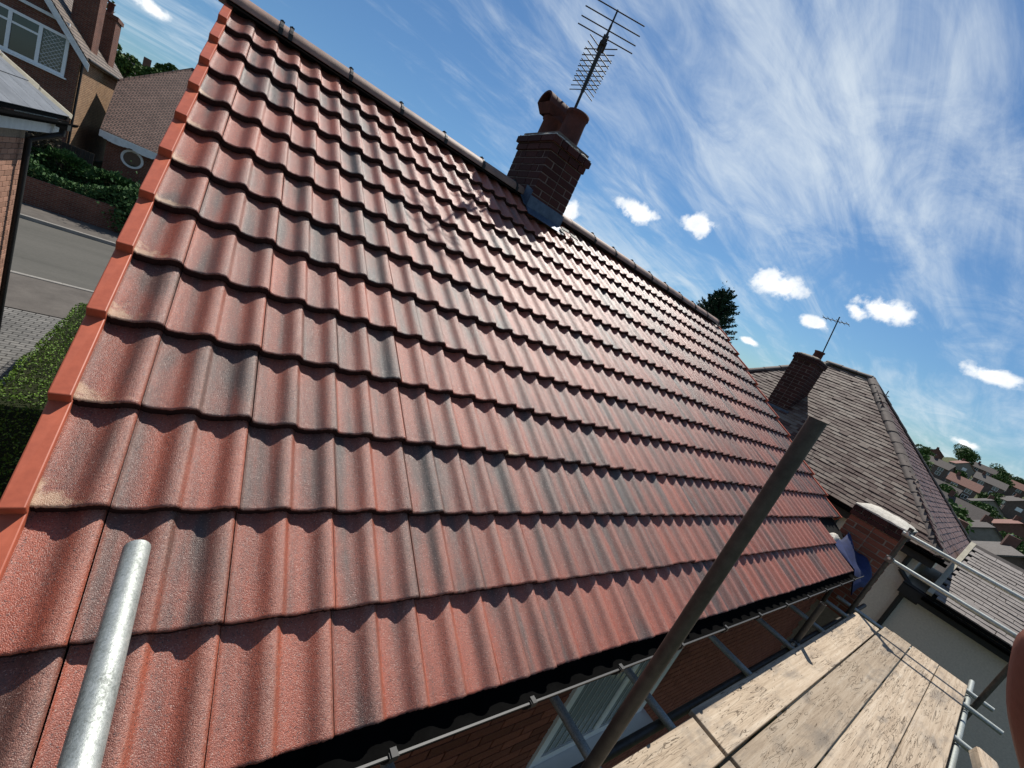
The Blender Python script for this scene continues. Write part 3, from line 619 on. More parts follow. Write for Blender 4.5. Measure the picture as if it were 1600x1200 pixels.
# lead apron in front of the stack, soaker up its side
ld = MB()
a, b = rp(0, .245, .03), rp(0, .36, .012)
ld.add([(cx0 - .012, cy0 - .006, .012), (cx1 + .012, cy0 - .006, .012), (cx1 + .015, cy0 - .009, -.105), (cx0 - .015, cy0 - .009, -.105), (cx1 + .02, b.y, b.z), (cx0 - .03, b.y, b.z)], [(3, 2, 1, 0), (5, 4, 2, 3)])
ld.add([(cx0 - .008, cy0 - .012, .06), (cx0 - .008, cy0 + .14, .115), (cx0 - .008, cy0 + .14, .0), (cx0 - .008, cy0 - .012, -.11), (cx0 - .06, cy0 + .10, -.02), (cx0 - .05, cy0 - .012, -.10)], [(0, 1, 2, 3), (3, 2, 4, 5)])
o = ld.build('lead_flashing', M['lead'], core); sm = o.modifiers.new('thickness', 'SOLIDIFY'); sm.thickness = .004; sm.offset = 0
# loose off-cuts of new tile bedding beside the stack
for i, (x, v, rz) in enumerate(((3.22, .30, 20), (3.30, .22, -12), (3.36, .34, 40), (3.44, .25, 5))):
    o = bevel_mesh(MB().box((-.05, -.028, 0), (.05, .028, .012)).mesh('mortar_scrap', M['flaunch']), .003)
    tag(inst('mortar_scrap', o, None, rp(x, v, .012), (TH, 0, R(rz)), (1 + i * .1, 1, 1)), ['pale scrap of mortar nearest the lead apron', 'pale scrap of mortar lying under the ridge beside the stack', 'tilted pale scrap lowest beside the ridge chimney', 'pale scrap of mortar farthest right of the ridge chimney'][i], 'debris', 'mortar scraps beside the ridge chimney')
# eaves stack at the right-hand corner
ex0, ex1, ey0, ey1 = 7.70, 8.36, -3.62, -3.06
ecore = MB().box((ex0 + .007, ey0 + .007, GZ), (ex1 - .007, ey1 - .007, -1.63)).build('chimney_stack', M['mortar'], house)
stack(ecore, ex0, ex1, ey0, ey1, -3.06, -1.78, M['brick'])
stack(ecore, ex0 - .022, ex1 + .022, ey0 - .022, ey1 + .022, -1.78, -1.63, M['brick_dark'])
lumpy('flaunching', ex0 - .02, ex1 + .02, ey0 - .02, ey1 + .02, -1.629, 0.085, M['flaunch'], ecore, .02, 9)
tag(lumpy('mortar_fillet', 6.93, 7.30, -3.20, -3.08, -2.13, .085, M['flaunch'], ecore, .01, 4), 'rough white mortar fillet')
# draped blue sheet at the foot of the eaves stack
tp = MB(); nu, nv = 12, 10; vs = []
for j in range(nv + 1):
    for i in range(nu + 1):
        a, b = i / nu, j / nv
        x = 6.93 + .76 * b; y = -3.17 - .46 * a + .02 * math.sin(b * 7)
        z = -2.06 - .30 * a - .10 * b * (1 - b) + .03 * b * b * (1 - .6 * a) - .05 * math.sin(a * 8 + b * 5) * b - .03 * math.sin(b * 14 + a * 6) - .18 * max(0, a - .75) * 4 * (1 - b)
        vs.append((x, y, z))
W = nu + 1; tp.add(vs, [(j * W + i, j * W + i + 1, (j + 1) * W + i + 1, (j + 1) * W + i) for j in range(nv) for i in range(nu)], True)
o = tp.build('plastic_sheet', M['tarp']); tag(o, 'crumpled blue plastic sheet hanging at the foot of the eaves chimney', 'plastic sheet'); sm = o.modifiers.new('thickness', 'SOLIDIFY'); sm.thickness = .003

# ------------------------------------------------------------------ television aerial on the ridge chimney
AX, AY = 2.955, 0.11
aer = thing('television_aerial', 'dark television aerial with crossed directors on a mast above the ridge chimney', 'aerial', (AX, AY, 0.62))
MB().tube((AX, AY, 0.3), (AX, AY, 1.86), .0155, 12).build('mast', M['aerial'], aer)
bz = 1.80; BD = Vector((.535, .845, 0)); BP = Vector((.845, -.535, 0)); O = Vector((AX, AY, bz)); UPZ = Vector((0, 0, 1)); ba = math.atan2(BD.y, BD.x) - math.pi / 2
def along(t, s=0.0, z=0.0): return O + BD * t + BP * s + UPZ * z
bm_ = MB(); bm_.tube(along(-.26), along(1.30), .012, 8); bm_.build('boom', M['aerial'], aer)
inst('clamp', MB().box((-.03, -.035, -.06), (.03, .035, .03)).mesh('clamp', M['aerial']), aer, along(0), (0, 0, ba))
inst('dipole_box', MB().box((-.04, -.05, -.05), (.04, .05, .012)).mesh('dipole_box', M['aerial']), aer, along(.10), (0, 0, ba))
for t, z in ((-.27, .13), (-.25, .045), (-.25, -.045), (-.27, -.13)):
    MB().tube(along(t, -.31, z), along(t, .31, z), .0058, 8).build('reflector_rod', M['aerial'], aer)
MB().tube(along(-.25, 0, -.15), along(-.25, 0, .15), .009, 8).build('reflector_post', M['aerial'], aer)
XM = MB()
for s in (-1, 1):
    for t in (-1, 1): XM.tube((0, 0, 0), (s * .17, 0, t * .075), .0056, 6)
XM.box((-.024, -.022, -.028), (.024, .022, .028)); XM = XM.mesh('director', M['aerial'])
for i in range(9): inst('director', XM, aer, along(.18 + i * .125), (0, 0, ba))

# ------------------------------------------------------------------ scaffold
TR = 0.02415; BZ = -2.66
sc = thing('scaffold', 'galvanised tube scaffold along the rear eaves of the newly tiled house', 'scaffold', (4, -4.3, GZ))
def tube(name, a, b, mat='galv', parent=sc, label=None):
    o = MB().tube(a, b, TR, 18, hollow=True).build(name, M[mat], parent)
    if label: o['label'] = label
    return o
def cpl_mesh():
    mb = MB()
    mb.box((-.034, -.038, -.034), (.034, .038, .034)); mb.box((-.045, -.012, -.02), (-.034, .012, .05)); mb.tube((-.02, 0, .03), (-.02, 0, .062), .009, 8); mb.box((-.04, -.02, .034), (.0, .02, .044))
    return bevel_mesh(mb.mesh('coupler', M['steel']), .004)
CP = cpl_mesh(); BOLT = MB().tube((0, 0, 0), (0, 0, .016), .016, 6).tube((0, 0, 0), (0, 0, .036), .007, 8).mesh('bolt', M['chrome'])
def coupler(p, rz=0.0):
    c = inst('coupler', CP, sc, p, (0, 0, rz)); b = inst('bolt', BOLT, c, Vector(p) + Vector((-.047, -.0, .02)), (0, R(-90), 0)); b.location = Vector((-.047, 0, .02)); return c
# end frame
EX = 7.02
tube('standard', (EX, -3.690, -6.1), (EX, -3.690, -1.50), 'rust'); tube('standard', (EX, -4.83, -6.1), (EX, -4.83, -1.2), 'rust')
tube('guard_rail', (EX - .05, -3.65, -1.585), (EX - .05, -5.35, -1.575)); tube('guard_rail', (EX + .05, -3.65, -1.945), (EX + .05, -5.3, -1.935))
coupler((EX - .02, -3.69, -1.585)); coupler((EX + .01, -3.69, -1.945)); coupler((EX - .01, -4.83, -1.58)); coupler((EX - .01, -4.83, -1.94))
# inner and outer ledgers, transoms under the boards
tube('ledger', (-1.5, -3.70, -2.782), (7.9, -3.70, -2.782), 'rust'); tube('ledger', (-1.5, -4.78, -2.782), (7.9, -4.78, -2.782))
for x, y0, y1 in ((-.6, -3.36, -5.0), (1.12, -3.36, -5.0), (2.04, -3.36, -4.95), (2.69, -3.38, -4.95), (3.84, -3.36, -4.98), (4.80, -3.38, -4.95), (5.72, -3.36, -4.97), (6.72, -3.5, -5.02), (7.22, -3.50, -4.95)):
    tube('transom', (x, y0, -2.730), (x, y1, -2.730))
# stub standards and the near tubes
tube('standard', (4.87, -3.705, -6.1), (4.87, -3.705, -2.25), 'rust'); coupler((4.87, -3.71, -2.72))
tube('standard', (1.63, -3.832, -6.1), (1.63, -3.832, -0.905), 'rust', label='dark weathered upright rising past the tiles')
tube('transom', (0.200, -4.95, -1.785), (0.223, -3.275, -1.785), 'galv', label='bright galvanised tube end pointing over the tiles')
tube('standard', (0.16, -4.90, -6.1), (0.16, -4.90, -1.2)); tube('standard', (4.87, -4.85, -6.1), (4.87, -4.85, -2.5))
tube('brace', (7.3, -3.52, -6.0), (7.3, -3.40, -2.6), 'rust')
# boards
BC = [1.02, .74, .97, .92, .95, .85, 1.0, .9]
def board(x0, x1, y0, y1, dz, label, rz=0.0):
    me = MB().box((-(x1 - x0) / 2, -(y1 - y0) / 2, -.038), ((x1 - x0) / 2, (y1 - y0) / 2, 0)).mesh('scaffold_board', M['board']); bevel_mesh(me, .003)
    o = inst('scaffold_board', me, None, ((x0 + x1) / 2, (y0 + y1) / 2, BZ + dz), (0, 0, R(rz)))
    q = BC.pop(0); o.color = (q, q * .99, q * .975, 1)
    return tag(o, label, 'board', 'scaffold boards on the platform')
board(2.85, 6.87, -3.985, -3.748, 0.0, 'scaffold board nearest the brick wall, its far end set back from the others')
board(2.86, 7.15, -4.248, -3.999, 0.001, 'dark-stained scaffold board second from the brick wall', .05)
board(2.84, 7.16, -4.488, -4.258, 0.0, 'scaffold board third from the brick wall, next to the dark-stained one')
board(2.87, 7.14, -4.722, -4.494, 0.002, 'outermost far scaffold board along the tube edge')
board(1.70, 2.82, -3.99, -3.78, -.004, 'short near scaffold board butted against the wall-side board', .3)
board(-1.2, 2.825, -4.235, -4.005, 0.0, 'near scaffold board second from the wall, at the bottom of the frame')
board(-1.2, 2.81, -4.48, -4.25, 0.002, 'near scaffold board third from the wall, below the photographer')
board(-1.2, 2.83, -4.72, -4.49, 0.0, 'near outermost scaffold board below the photographer')
tm = bevel_mesh(MB().hexa([(-.30, -.07, -.05), (.26, -.07, -.05), (.30, .07, -.05), (-.30, .07, -.05), (-.28, -.06, .05), (.22, -.055, .05), (.27, .06, .05), (-.30, .06, .05)]).mesh('timber_offcut', M['board']), .012)
tag(inst('timber_offcut', tm, None, (5.30, -4.93, -2.655), (0, 0, R(8))), 'rough timber offcut lying beside the outer tube', 'timber')

# ------------------------------------------------------------------ neighbour on the right
nb = thing('neighbour_house', 'cream rendered house with a hipped plain tile roof beyond the scaffold', 'house', (13, -.5, GZ))
NGX, NZ = 10.0, -1.95          # eaves line
HY0, HY1 = -3.97, 2.9
NRX, NRZ = 13.0, 0.68; RY0, RY1 = -1.07, -0.14
wm = MB().box((10.22, -3.74, GZ), (15.8, 2.7, NZ - .02)); add_uv(wm.build('wall', M['render'], nb))
# extension wing behind (towards the camera's side of the garden)
wm = MB().box((10.222, -8.2, GZ), (13.8, -3.74, -2.60)); wm.build('wall', M['render'], nb)
def plane_tiles(P0, U, V, wu, wv, inside, mat, parent, name='roof_tile', tw=0.165, gauge=0.10, lift=0.022, single=0, key=None, jit=1.0, seed=5):
    """lay plain tiles on the plane P0 + a*U + b*V, b up the slope"""
    rng = random.Random(seed); U, V = Vector(U).normalized(), Vector(V).normalized(); Nn = U.cross(V)
    if Nn.z < 0: Nn = -Nn
    rows = int(wv / gauge); lst = []
    for r in range(rows):
        b = r * gauge; off = 0 if r % 2 else tw / 2
        for c in range(-1, int(wu / tw) + 1):
            a = c * tw + off
            if inside(a + tw / 2, b + gauge / 2): lst.append((a, b))
    if single: lst.sort(key=lambda q: (Vector(P0) + U * q[0] + V * q[1] - CAM).length)
    mb = MB(); sing = None
    base = MB().hexa([(.0015, 0, -.024), (tw - .0015, 0, -.024), (tw - .0015, gauge * 1.35, -.026), (.0015, gauge * 1.35, -.026), (.0015, 0, 0), (tw - .0015, 0, 0), (tw - .0015, gauge * 1.35, -.014), (.0015, gauge * 1.35, -.014)])
    me = None; rotm = Matrix((U, V, Nn)).transposed().to_4x4(); eul = rotm.to_euler()
    for i, (a, b) in enumerate(lst):
        p = Vector(P0) + U * (a + rng.uniform(-.003, .003) * jit) + V * (b + rng.uniform(-.006, .006) * jit) + Nn * (lift + abs(rng.gauss(0, .0038)) * jit)
        if i < single:
            if me is None: me = base.mesh(name, mat)
            inst(name, me, parent, p, eul)
        else:
            mt = Matrix.Translation(p) @ rotm @ Matrix.Rotation(R(rng.gauss(0, .7) * jit), 4, 'Z')
            mb.add([mt @ Vector(v) for v in base.v], base.f[1:3] + [base.f[3], base.f[5]])
    if mb.v: tag(mb.build(name, mat, parent), kind='stuff')
# roof planes
A, B, Cc, D = Vector((NGX, HY0, NZ)), Vector((NGX, HY1, NZ)), Vector((NRX, RY1, NRZ)), Vector((NRX, RY0, NRZ))
F, Gq = Vector((16, HY0, NZ)), Vector((16, HY1, NZ))
dk = MB()
for poly in ((B, A, D, Cc), (A, F, D), (F, Gq, Cc, D), (Gq, B, Cc)): dk.slab([p - Vector((0, 0, .012)) for p in poly], .05)
nroof = dk.build('roof', M['felt'], nb)
sl_len = math.hypot(NRX - NGX, NRZ - NZ); Vw = (NRX - NGX, 0, NRZ - NZ)
def trap(a, b):
    t = b / sl_len; return (HY1 - t * (HY1 - RY1)) > HY1 - a > (HY0 + t * (RY0 - HY0)) + .02
plane_tiles((NGX - .03, HY1, NZ), (0, -1, 0), Vw, HY1 - HY0 + .1, sl_len, trap, M['plain'], nroof)
# end hip face, tiles large enough to pick out
sl2 = math.hypot(RY0 - HY0, NRZ - NZ)
def tri(a, b):
    t = b / sl2; return 3 * t - .03 < a < 6 - 3 * t + .03
plane_tiles((NGX, HY0 - .03, NZ), (1, 0, 0), (0, RY0 - HY0, NRZ - NZ), 6.1, sl2, tri, M['plain_red'], nroof, single=300, seed=8)
# hip and ridge tiles
def hip_tiles(p, q, n, rad=.12):
    p, q = Vector(p), Vector(q); d = q - p; ln = d.length / n; d.normalize()
    side = d.cross(Vector((0, 0, 1))).normalized(); up = side.cross(d); k = 8; vs = []
    for t, s in ((-.01, 1.06), (ln + .02, .94)):
        for i in range(k + 1):
            a = math.pi * i / k; vs.append(Vector((math.cos(a) * rad * s, t, math.sin(a) * rad * .62 * s)))
    mb = MB(); w = k + 1; mb.add(vs, [(i + 1, i, w + i, w + i + 1) for i in range(k)], True); mb.add(vs, [tuple(range(w)), tuple(range(2 * w - 1, w - 1, -1)), (0, w, 2 * w - 1, k)])
    me = mb.mesh('hip_tile', M['hiptile']); rt = Matrix((side, d, up)).transposed().to_euler()
    for i in range(n): inst('hip_tile', me, nroof, p + d * (ln * i) + up * (.0 + random.uniform(-.004, .004)), rt)
hip_tiles(A + Vector((.05, .05, 0)), D, 15); hip_tiles(B, Cc, 13); hip_tiles(F, D, 13); hip_tiles(D, Cc + Vector((0, .05, 0)), 3)
# extension roof: lower slope facing the scaffold
EP = Vector((10.0, -8.0, -2.53)); ev = Vector((2.0, 0, .88))
dk = MB(); dk.slab([(10.0, -4.05, -2.545), (10.0, -8.2, -2.545), (12.0, -8.2, -1.665), (12.0, -4.05, -1.665)], .05); eroof = dk.build('roof', M['felt'], nb)
plane_tiles((9.97, -4.06, -2.53), (0, -1, 0), ev, 4.1, ev.length, lambda a, b: 0 < a < 4.1, M['plain_grey'], eroof, gauge=.105, seed=11)
dk = MB(); dk.slab([(12.0, -4.05, -1.67), (12.0, -8.2, -1.67), (14.0, -8.2, -2.5), (14.0, -4.05, -2.5)], .05); dk.build('roof', M['plain_red'], nb)
MB().slab([(9.96, -4.02, -2.49), (9.96, -4.09, -2.49), (12.0, -4.09, -1.60), (12.0, -4.02, -1.60)], .05).build('verge', M['creamtile'], nb)
# gutters and downpipe
def ngutter(y0, y1, z, x=9.93):
    mb = MB(); n = 8; r = .055; pr = [(math.cos(math.pi * (1 + i / n)) * r, math.sin(math.pi * (1 + i / n)) * r) for i in range(n + 1)]
    vs = [(x + a, y, z + b) for y in (y0, y1) for a, b in pr]; k = n + 1
    mb.add(vs, [(i, k + i, k + i + 1, i + 1) for i in range(n)], True); mb.add([(x + a * .9, y, z + b * .9) for y in (y0, y1) for a, b in pr], [(i + 1, k + i + 1, k + i, i) for i in range(n)], True)
    mb.box((x - r - .004, y0, z - .003), (x - r + .006, y1, z + .005)); return mb.build('gutter', M['gutter'], nb)
ngutter(-4.02, 2.9, NZ - .03); ngutter(-8.2, -4.02, -2.60)
MB().box((10.02, -3.9, NZ - .22), (10.05, 2.9, NZ - .03)).build('fascia', M['black'], nb)
MB().box((10.02, -8.2, -2.76), (10.05, -3.745, -2.60)).build('fascia', M['black'], nb)
dp = MB().tube((10.15, -3.62, NZ - .1), (10.15, -3.62, -2.45), .036, 12).tube((10.15, -3.62, -2.45), (10.12, -3.93, -2.66), .036, 12).tube((10.15, -3.82, -2.62), (10.15, -3.82, GZ), .036, 12)
dp.box((10.05, -4.02, -2.80), (10.21, -3.78, -2.62)); dp.tube((10.1, -4.15, -2.60), (10.1, -3.74, -2.58), .034, 10); dp.build('downpipe', M['black'], nb)
MB().tube((10.16, -2.55, NZ - .1), (10.16, -2.55, GZ), .034, 12).build('downpipe', M['black'], nb)
# neighbour's chimney
nc = MB().box((11.207, -.493, -1.3), (11.793, -.007, .46)).build('chimney_stack', M['mortar_dark'], nb)
stack(nc, 11.2, 11.8, -.5, 0.0, -1.05, .33, M['brick_dark']); stack(nc, 11.17, 11.83, -.53, .03, .33, .46, M['brick_dark'])
lumpy('flaunching', 11.2, 11.8, -.5, 0, .46, .07, M['mortar'], nc, .02, 5)
MB().lathe((11.62, -.28, .50), [(.11, 0), (.10, .05), (.095, .16), (.11, .17), (.11, .2), (.085, .2), (.08, .05)], 16).build('chimney_pot', M['pot'], nc)
MB().box((11.13, -.56, -1.02), (11.2, .06, -.86)).build('lead_flashing', M['lead'], nc)
a2 = thing('television_aerial', 'small television aerial on a thin mast beside the neighbour chimney', 'aerial', (12.0, -.35, .3))
MB().tube((12.0, -.33, -.3), (12.0, -.10, 1.66), .014, 8).build('mast', M['aerial'], a2)
MB().tube((12.0, -.36, 1.55), (12.0, .22, 1.55), .009, 6).build('boom', M['aerial'], a2)
for i in range(6): MB().tube((11.82, -.33 + i * .1, 1.55), (12.18, -.33 + i * .1, 1.55), .005, 6).build('director', M['aerial'], a2)
a3 = thing('television_aerial', 'tiny bent aerial poking above the far hip of the neighbour roof', 'aerial', (14.5, -1.2, -.4))
MB().tube((14.5, -1.20, -.4), (14.5, -1.17, .72), .011, 6).build('mast', M['aerial'], a3); MB().tube((14.5, -1.02, .60), (14.5, -1.26, .58), .008, 6).build('boom', M['aerial'], a3)
for i in range(3): MB().tube((14.42, -1.05 - i * .09, .59), (14.58, -1.05 - i * .09, .59), .005, 6).build('director', M['aerial'], a3)

# ------------------------------------------------------------------ neighbour on the left
lh = thing('brick_house', 'brick house with grey slate hipped roof and black downpipe at the left edge', 'house', (-5, 1, GZ))
lw = MB().box((-8.2, -6, GZ), (-2.075, 5.25, -1.66)).build('wall', M['mortar'], lh)
cnt = 0
for c in range(36):
    z = -1.98 - c * .075
    for i in range(8):
        y1 = 5.25 - i * .225 - (0 if c % 2 else .1125)
        brick(lw, (-2.075, y1 - BL / 2, z), (.022, BL, BH), M['brick_pale'])
    if not c % 2: brick(lw, (-2.075, 5.25 - .05, z), (.022, .1, BH), M['brick_pale'])
le = Vector((-1.80, 5.72, -1.47)); hz = 2.35
dk = MB(); dk.slab([(-1.80, -6.5, -1.47), (-1.80, 5.72, -1.47), (-5.1, 2.42, -1.47 + hz), (-5.1, -3.2, -1.47 + hz)], .06)
dk.slab([(-1.80, 5.72, -1.47), (-8.4, 5.72, -1.47), (-5.1, 2.42, -1.47 + hz)], .06); lroof = dk.build('roof', M['felt'], lh)
plen = math.hypot(3.3, hz); ULv = Vector((-3.3, 0, hz)).normalized(); nrm = Vector((hz, 0, 3.3)).normalized()
slate = MB().hexa([(.004, 0, -.008), (.556, 0, -.008), (.556, .52, -.022), (.004, .52, -.022), (.004, 0, .004), (.556, 0, .004), (.556, .52, -.010), (.004, .52, -.010)]).mesh('slate', M['greytile'])
rt = Matrix((Vector((0, 1, 0)), ULv, nrm)).transposed().to_euler()
for r in range(8):
    for c in range(16):
        y = 5.70 - (c + 1) * .56 + (.28 if r % 2 else 0); b = r * .44
        if y + .56 > 5.72 - b * 3.3 / plen + .12: continue
        if y < -2.5: continue
        inst('slate', slate, lroof, Vector((-1.78, y, -1.455)) + ULv * b + nrm * .016, rt)
def hip2(p, q, n, parent, mat, rad):
    p, q = Vector(p), Vector(q); d = (q - p); ln = d.length / n; d.normalize(); side = d.cross(Vector((0, 0, 1))).normalized(); up = side.cross(d)
    me = bevel_mesh(MB().hexa([(-rad, 0, -.04), (rad, 0, -.04), (rad, ln - .008, -.05), (-rad, ln - .008, -.05), (-rad * .55, 0, .045), (rad * .55, 0, .045), (rad * .55, ln - .008, .035), (-rad * .55, ln - .008, .035)]).mesh('hip_tile', mat), .012)
    for i in range(n): inst('hip_tile', me, parent, p + d * (i * ln) + up * .03, Matrix((side, d, up)).transposed().to_euler())
hip2(le, (-5.1, 2.42, -1.47 + hz), 11, lroof, M['creamtile'], .085)
g2 = MB(); n = 8; r = .056; pr = [(math.cos(math.pi * (1 + i / n)) * r, math.sin(math.pi * (1 + i / n)) * r) for i in range(n + 1)]; k = n + 1
g2.add([(-1.74 + a, y, -1.52 + b) for y in (-6.5, 5.78) for a, b in pr], [(i, k + i, k + i + 1, i + 1) for i in range(n)], True); g2.box((-1.69, -6.5, -1.53), (-1.678, 5.78, -1.515)); g2.build('gutter', M['gutter'], lh)
MB().box((-1.86, -6.4, -1.74), (-1.835, 5.62, -1.54)).build('fascia', M['whitepaint'], lh); MB().box((-2.07, -6.4, -1.745), (-1.862, 5.6, -1.725)).build('soffit', M['whitepaint'], lh)
MB().box((-2.3, 5.622, -1.76), (-1.83, 5.66, -1.54)).build('fascia', M['whitepaint'], lh)
d2 = MB().tube((-1.74, 5.28, -1.56), (-1.74, 5.28, -1.72), .034, 10).tube((-1.74, 5.28, -1.70), (-1.99, 5.06, -1.92), .034, 10).tube((-1.99, 5.06, -1.90), (-1.99, 5.06, GZ), .036, 12).box((-1.80, 5.2, -1.62), (-1.68, 5.36, -1.54)); d2.build('downpipe', M['black'], lh)

# ------------------------------------------------------------------ planting beside the drive
def box_pts(a, b, n, rng, shell=.16):
    wob = .25 if shell < .1 else .8
    a, b = np.array(a), np.array(b); out = []
    p = rng.uniform(a, b, (n, 3)); ax = rng.integers(0, 5, n)      # four sides and the top
    d = rng.exponential(shell * .35, n)
    for i, (axs, lo) in enumerate(((0, 0), (0, 1), (1, 0), (1, 1), (2, 1))):
        mk = ax == i; p[mk, axs] = (a[axs] + d[mk]) if lo == 0 else (b[axs] - d[mk])
    w = .06 * np.sin(p[:, 1] * 5.1) + .05 * np.sin(p[:, 1] * 11 + p[:, 0] * 7); p[:, 2] += w * wob; p[:, 0] += .05 * wob * np.sin(p[:, 1] * 7 + p[:, 2] * 6)
    return p
rng = np.random.default_rng(11)
hd = thing('hedge', 'clipped green hedge running beside the drive below the left verge', 'hedge', (-1.0, 4, GZ))
MB().box((-1.40, -1.0, GZ), (-.52, 6.92, -4.80)).build('twig_core', M['core'], hd)
leaves('foliage', box_pts((-1.46, -1.1, GZ + .05), (-.46, 7.0, -4.74), 70000, rng, .05), .015, M['hedge'], hd, up=1.0, seed=2)
# ------------------------------------------------------------------ across the road
bw = thing('garden_wall', 'low dark brick garden wall behind the far pavement', 'wall', (-4, 21, GZ))
o = MB().box((-30, 20.8, GZ - .2), (-2.2, 21.05, -4.95)).build('wall_face', M['farbrick'], bw); add_uv(o)
add_uv(MB().box((-2.2, 20.8, GZ - .2), (-1.95, 24, -4.95)).build('wall_face', M['farbrick'], bw))
iv = thing('ivy_hedge', 'sunlit ivy and shrubs spilling over the garden wall', 'hedge', (-4, 21.6, -5))
MB().box((-14, 21.15, GZ), (-2.3, 22.2, -4.85)).build('twig_core', M['core'], iv)
p = box_pts((-14, 20.9, -5.05), (-2.1, 22.6, -4.45), 26000, rng, .3); p[:, 2] += .28 * np.sin(p[:, 0] * 1.7) * (p[:, 2] > -4.9)
q = rng.normal(0, 1, (5000, 3)) * (.38, .3, .5) + (-2.35, 20.95, -5.0)
leaves('foliage', np.vstack([p, q]), .075, M['ivy'], iv, up=.8, seed=3)
def bush(name, label, c, rad, n, size, mat, cat='shrub', seed=4, group=None):
    t = thing(name, label, cat, (c[0], c[1], c[2] - rad[2]), group); r = np.random.default_rng(seed)
    d = r.normal(size=(n, 3)); d /= np.linalg.norm(d, axis=1)[:, None]; rr = r.uniform(.55, 1.0, (n, 1)) ** .5
    lump = 1 + .22 * np.sin(d[:, :1] * 6 + seed) * np.cos(d[:, 2:] * 5 + d[:, 1:2] * 4)
    leaves('foliage', np.array(c) + d * rr * lump * np.array(rad), size, mat, t, up=.6, seed=seed)
    MB().tube((c[0], c[1], c[2] - rad[2] * 1.0), (c[0], c[1], c[2]), .08, 8, .03).build('stem', M['bark'], t); return t
bush('bare_shrub', 'greyish twiggy shrub behind the garden wall beside the dark fence', (-6.2, 23.0, -3.7), (.75, .7, 1.0), 5000, .07, M['twig'], seed=6)
bush('shrub', 'dark green shrub left of the round window', (-5.2, 22.8, -4.3), (.9, .7, .55), 4000, .08, M['ivy'], seed=7)
bush('shrub', 'leafy shrub below the round window', (-3.5, 22.6, -4.35), (.9, .6, .5), 4000, .08, M['ivy'], seed=8)
fn = thing('fence', 'dark vertical board fence between the gabled house and the low brown roof', 'fence', (-5.6, 24.6, -6))
pl = bevel_mesh(MB().box((-.07, -.012, 0), (.07, .012, 2.2)).mesh('plank', M['fence']), .004)
for i in range(16): inst('plank', pl, fn, (-6.9 + i * .15, 24.6, -5.75))
MB().box((-7, 24.62, -4.6), (-4.6, 24.66, -4.5)).build('rail', M['fence'], fn)
# gabled house
gh = thing('gabled_house', 'red brick gabled house with white bargeboards across the road', 'house', (-9, 29, GZ))
hx0, hx1, hy0, hy1, ez, rz_ = -12.4, -5.6, 24.9, 33.6, .28, 4.4; hxm = (hx0 + hx1) / 2
b1 = MB(); b1.add([(hx0, hy0, GZ), (hx1, hy0, GZ), (hx1, hy0, ez), (hxm, hy0, rz_ - .1), (hx0, hy0, ez), (hx0, hy1, GZ), (hx1, hy1, GZ), (hx1, hy1, ez), (hxm, hy1, rz_ - .1), (hx0, hy1, ez)],
       [(0, 1, 2, 3, 4), (9, 8, 7, 6, 5), (5, 0, 4, 9)]); add_uv(b1.build('wall', M['farbrick'], gh))
add_uv(MB().box((hx1 - .2, hy0 + .12, GZ), (hx1 + .004, hy1, ez)).build('wall', M['buffbrick'], gh))
sl_ = (rz_ - ez) / (hx1 - hxm)
rf = MB(); rf.slab([(hx1 + .28, hy0 - .3, ez - .28 * sl_ + .18), (hx1 + .28, hy1 + .3, ez - .28 * sl_ + .18), (hxm, hy1 + .3, rz_ + .1), (hxm, hy0 - .3, rz_ + .1)], .09)
rf.slab([(hxm, hy0 - .3, rz_ + .1), (hxm, hy1 + .3, rz_ + .1), (hx0 - .28, hy1 + .3, ez - .28 * sl_ + .18), (hx0 - .28, hy0 - .3, ez - .28 * sl_ + .18)], .09)
grf = add_uv(rf.build('roof', M['sloperoof'], gh))
for s, x in ((1, hx1), (-1, hx0)):
    bb = MB(); y = hy0 - .33; top = (hxm, rz_ + .02); lo = (x + s * .34, ez - .34 * sl_ + .10)
    bb.add([(top[0], y, top[1]), (lo[0], y, lo[1]), (lo[0], y, lo[1] - .30), (top[0], y, top[1] - .36), (top[0], y + .03, top[1]), (lo[0], y + .03, lo[1]), (lo[0], y + .03, lo[1] - .30), (top[0], y + .03, top[1] - .36)],
           [(0, 3, 2, 1), (4, 5, 6, 7), (3, 7, 6, 2), (1, 2, 6, 5), (0, 1, 5, 4)]); bb.build('bargeboard', M['whitepaint'], gh)
MB().box((hx0 + .5, hy0 - .12, 1.02), (hx1 - .45, hy0 - .02, 1.14)).build('gable_moulding', M['whitepaint'], gh)
MB().tube((hx1 + .28, hy0 - .2, ez - .12), (hx1 + .28, hy1 + .3, ez - .12), .06, 8).build('gutter', M['black'], gh)
MB().tube((hx1 + .06, hy0 + .16, ez - .2), (hx1 + .06, hy0 + .16, GZ), .045, 8).build('downpipe', M['black'], gh)
wx0, wx1, wz0, wz1 = -8.55, -5.98, -.98, .62
wn = MB(); y0, y1 = hy0 - .07, hy0 + .02
for a in (wx0, wx0 + .84, wx0 + 1.68, wx1 - .11): wn.box((a, y0, wz0 + .11), (a + .11, y1, wz1 - .11))
wn.box((wx0, y0, wz0), (wx1, y1, wz0 + .11)); wn.box((wx0, y0, wz1 - .11), (wx1, y1, wz1)); wn.box((wx0 + .11, y0 + .01, .12), (wx0 + 1.68, y1, .20))
gw = wn.build('window', M['white'], gh); MB().box((wx0 - .08, y0 - .08, wz0 - .07), (wx1 + .08, y1, wz0 - .003)).build('sill', M['white'], gw)
for a in (wx0 + .11, wx0 + .95, wx0 + 1.79): MB().box((a, y0 + .05, wz0 + .11), (a + .73, y0 + .055, wz1 - .11)).build('pane', M['glass'], gw)
lt = MB()
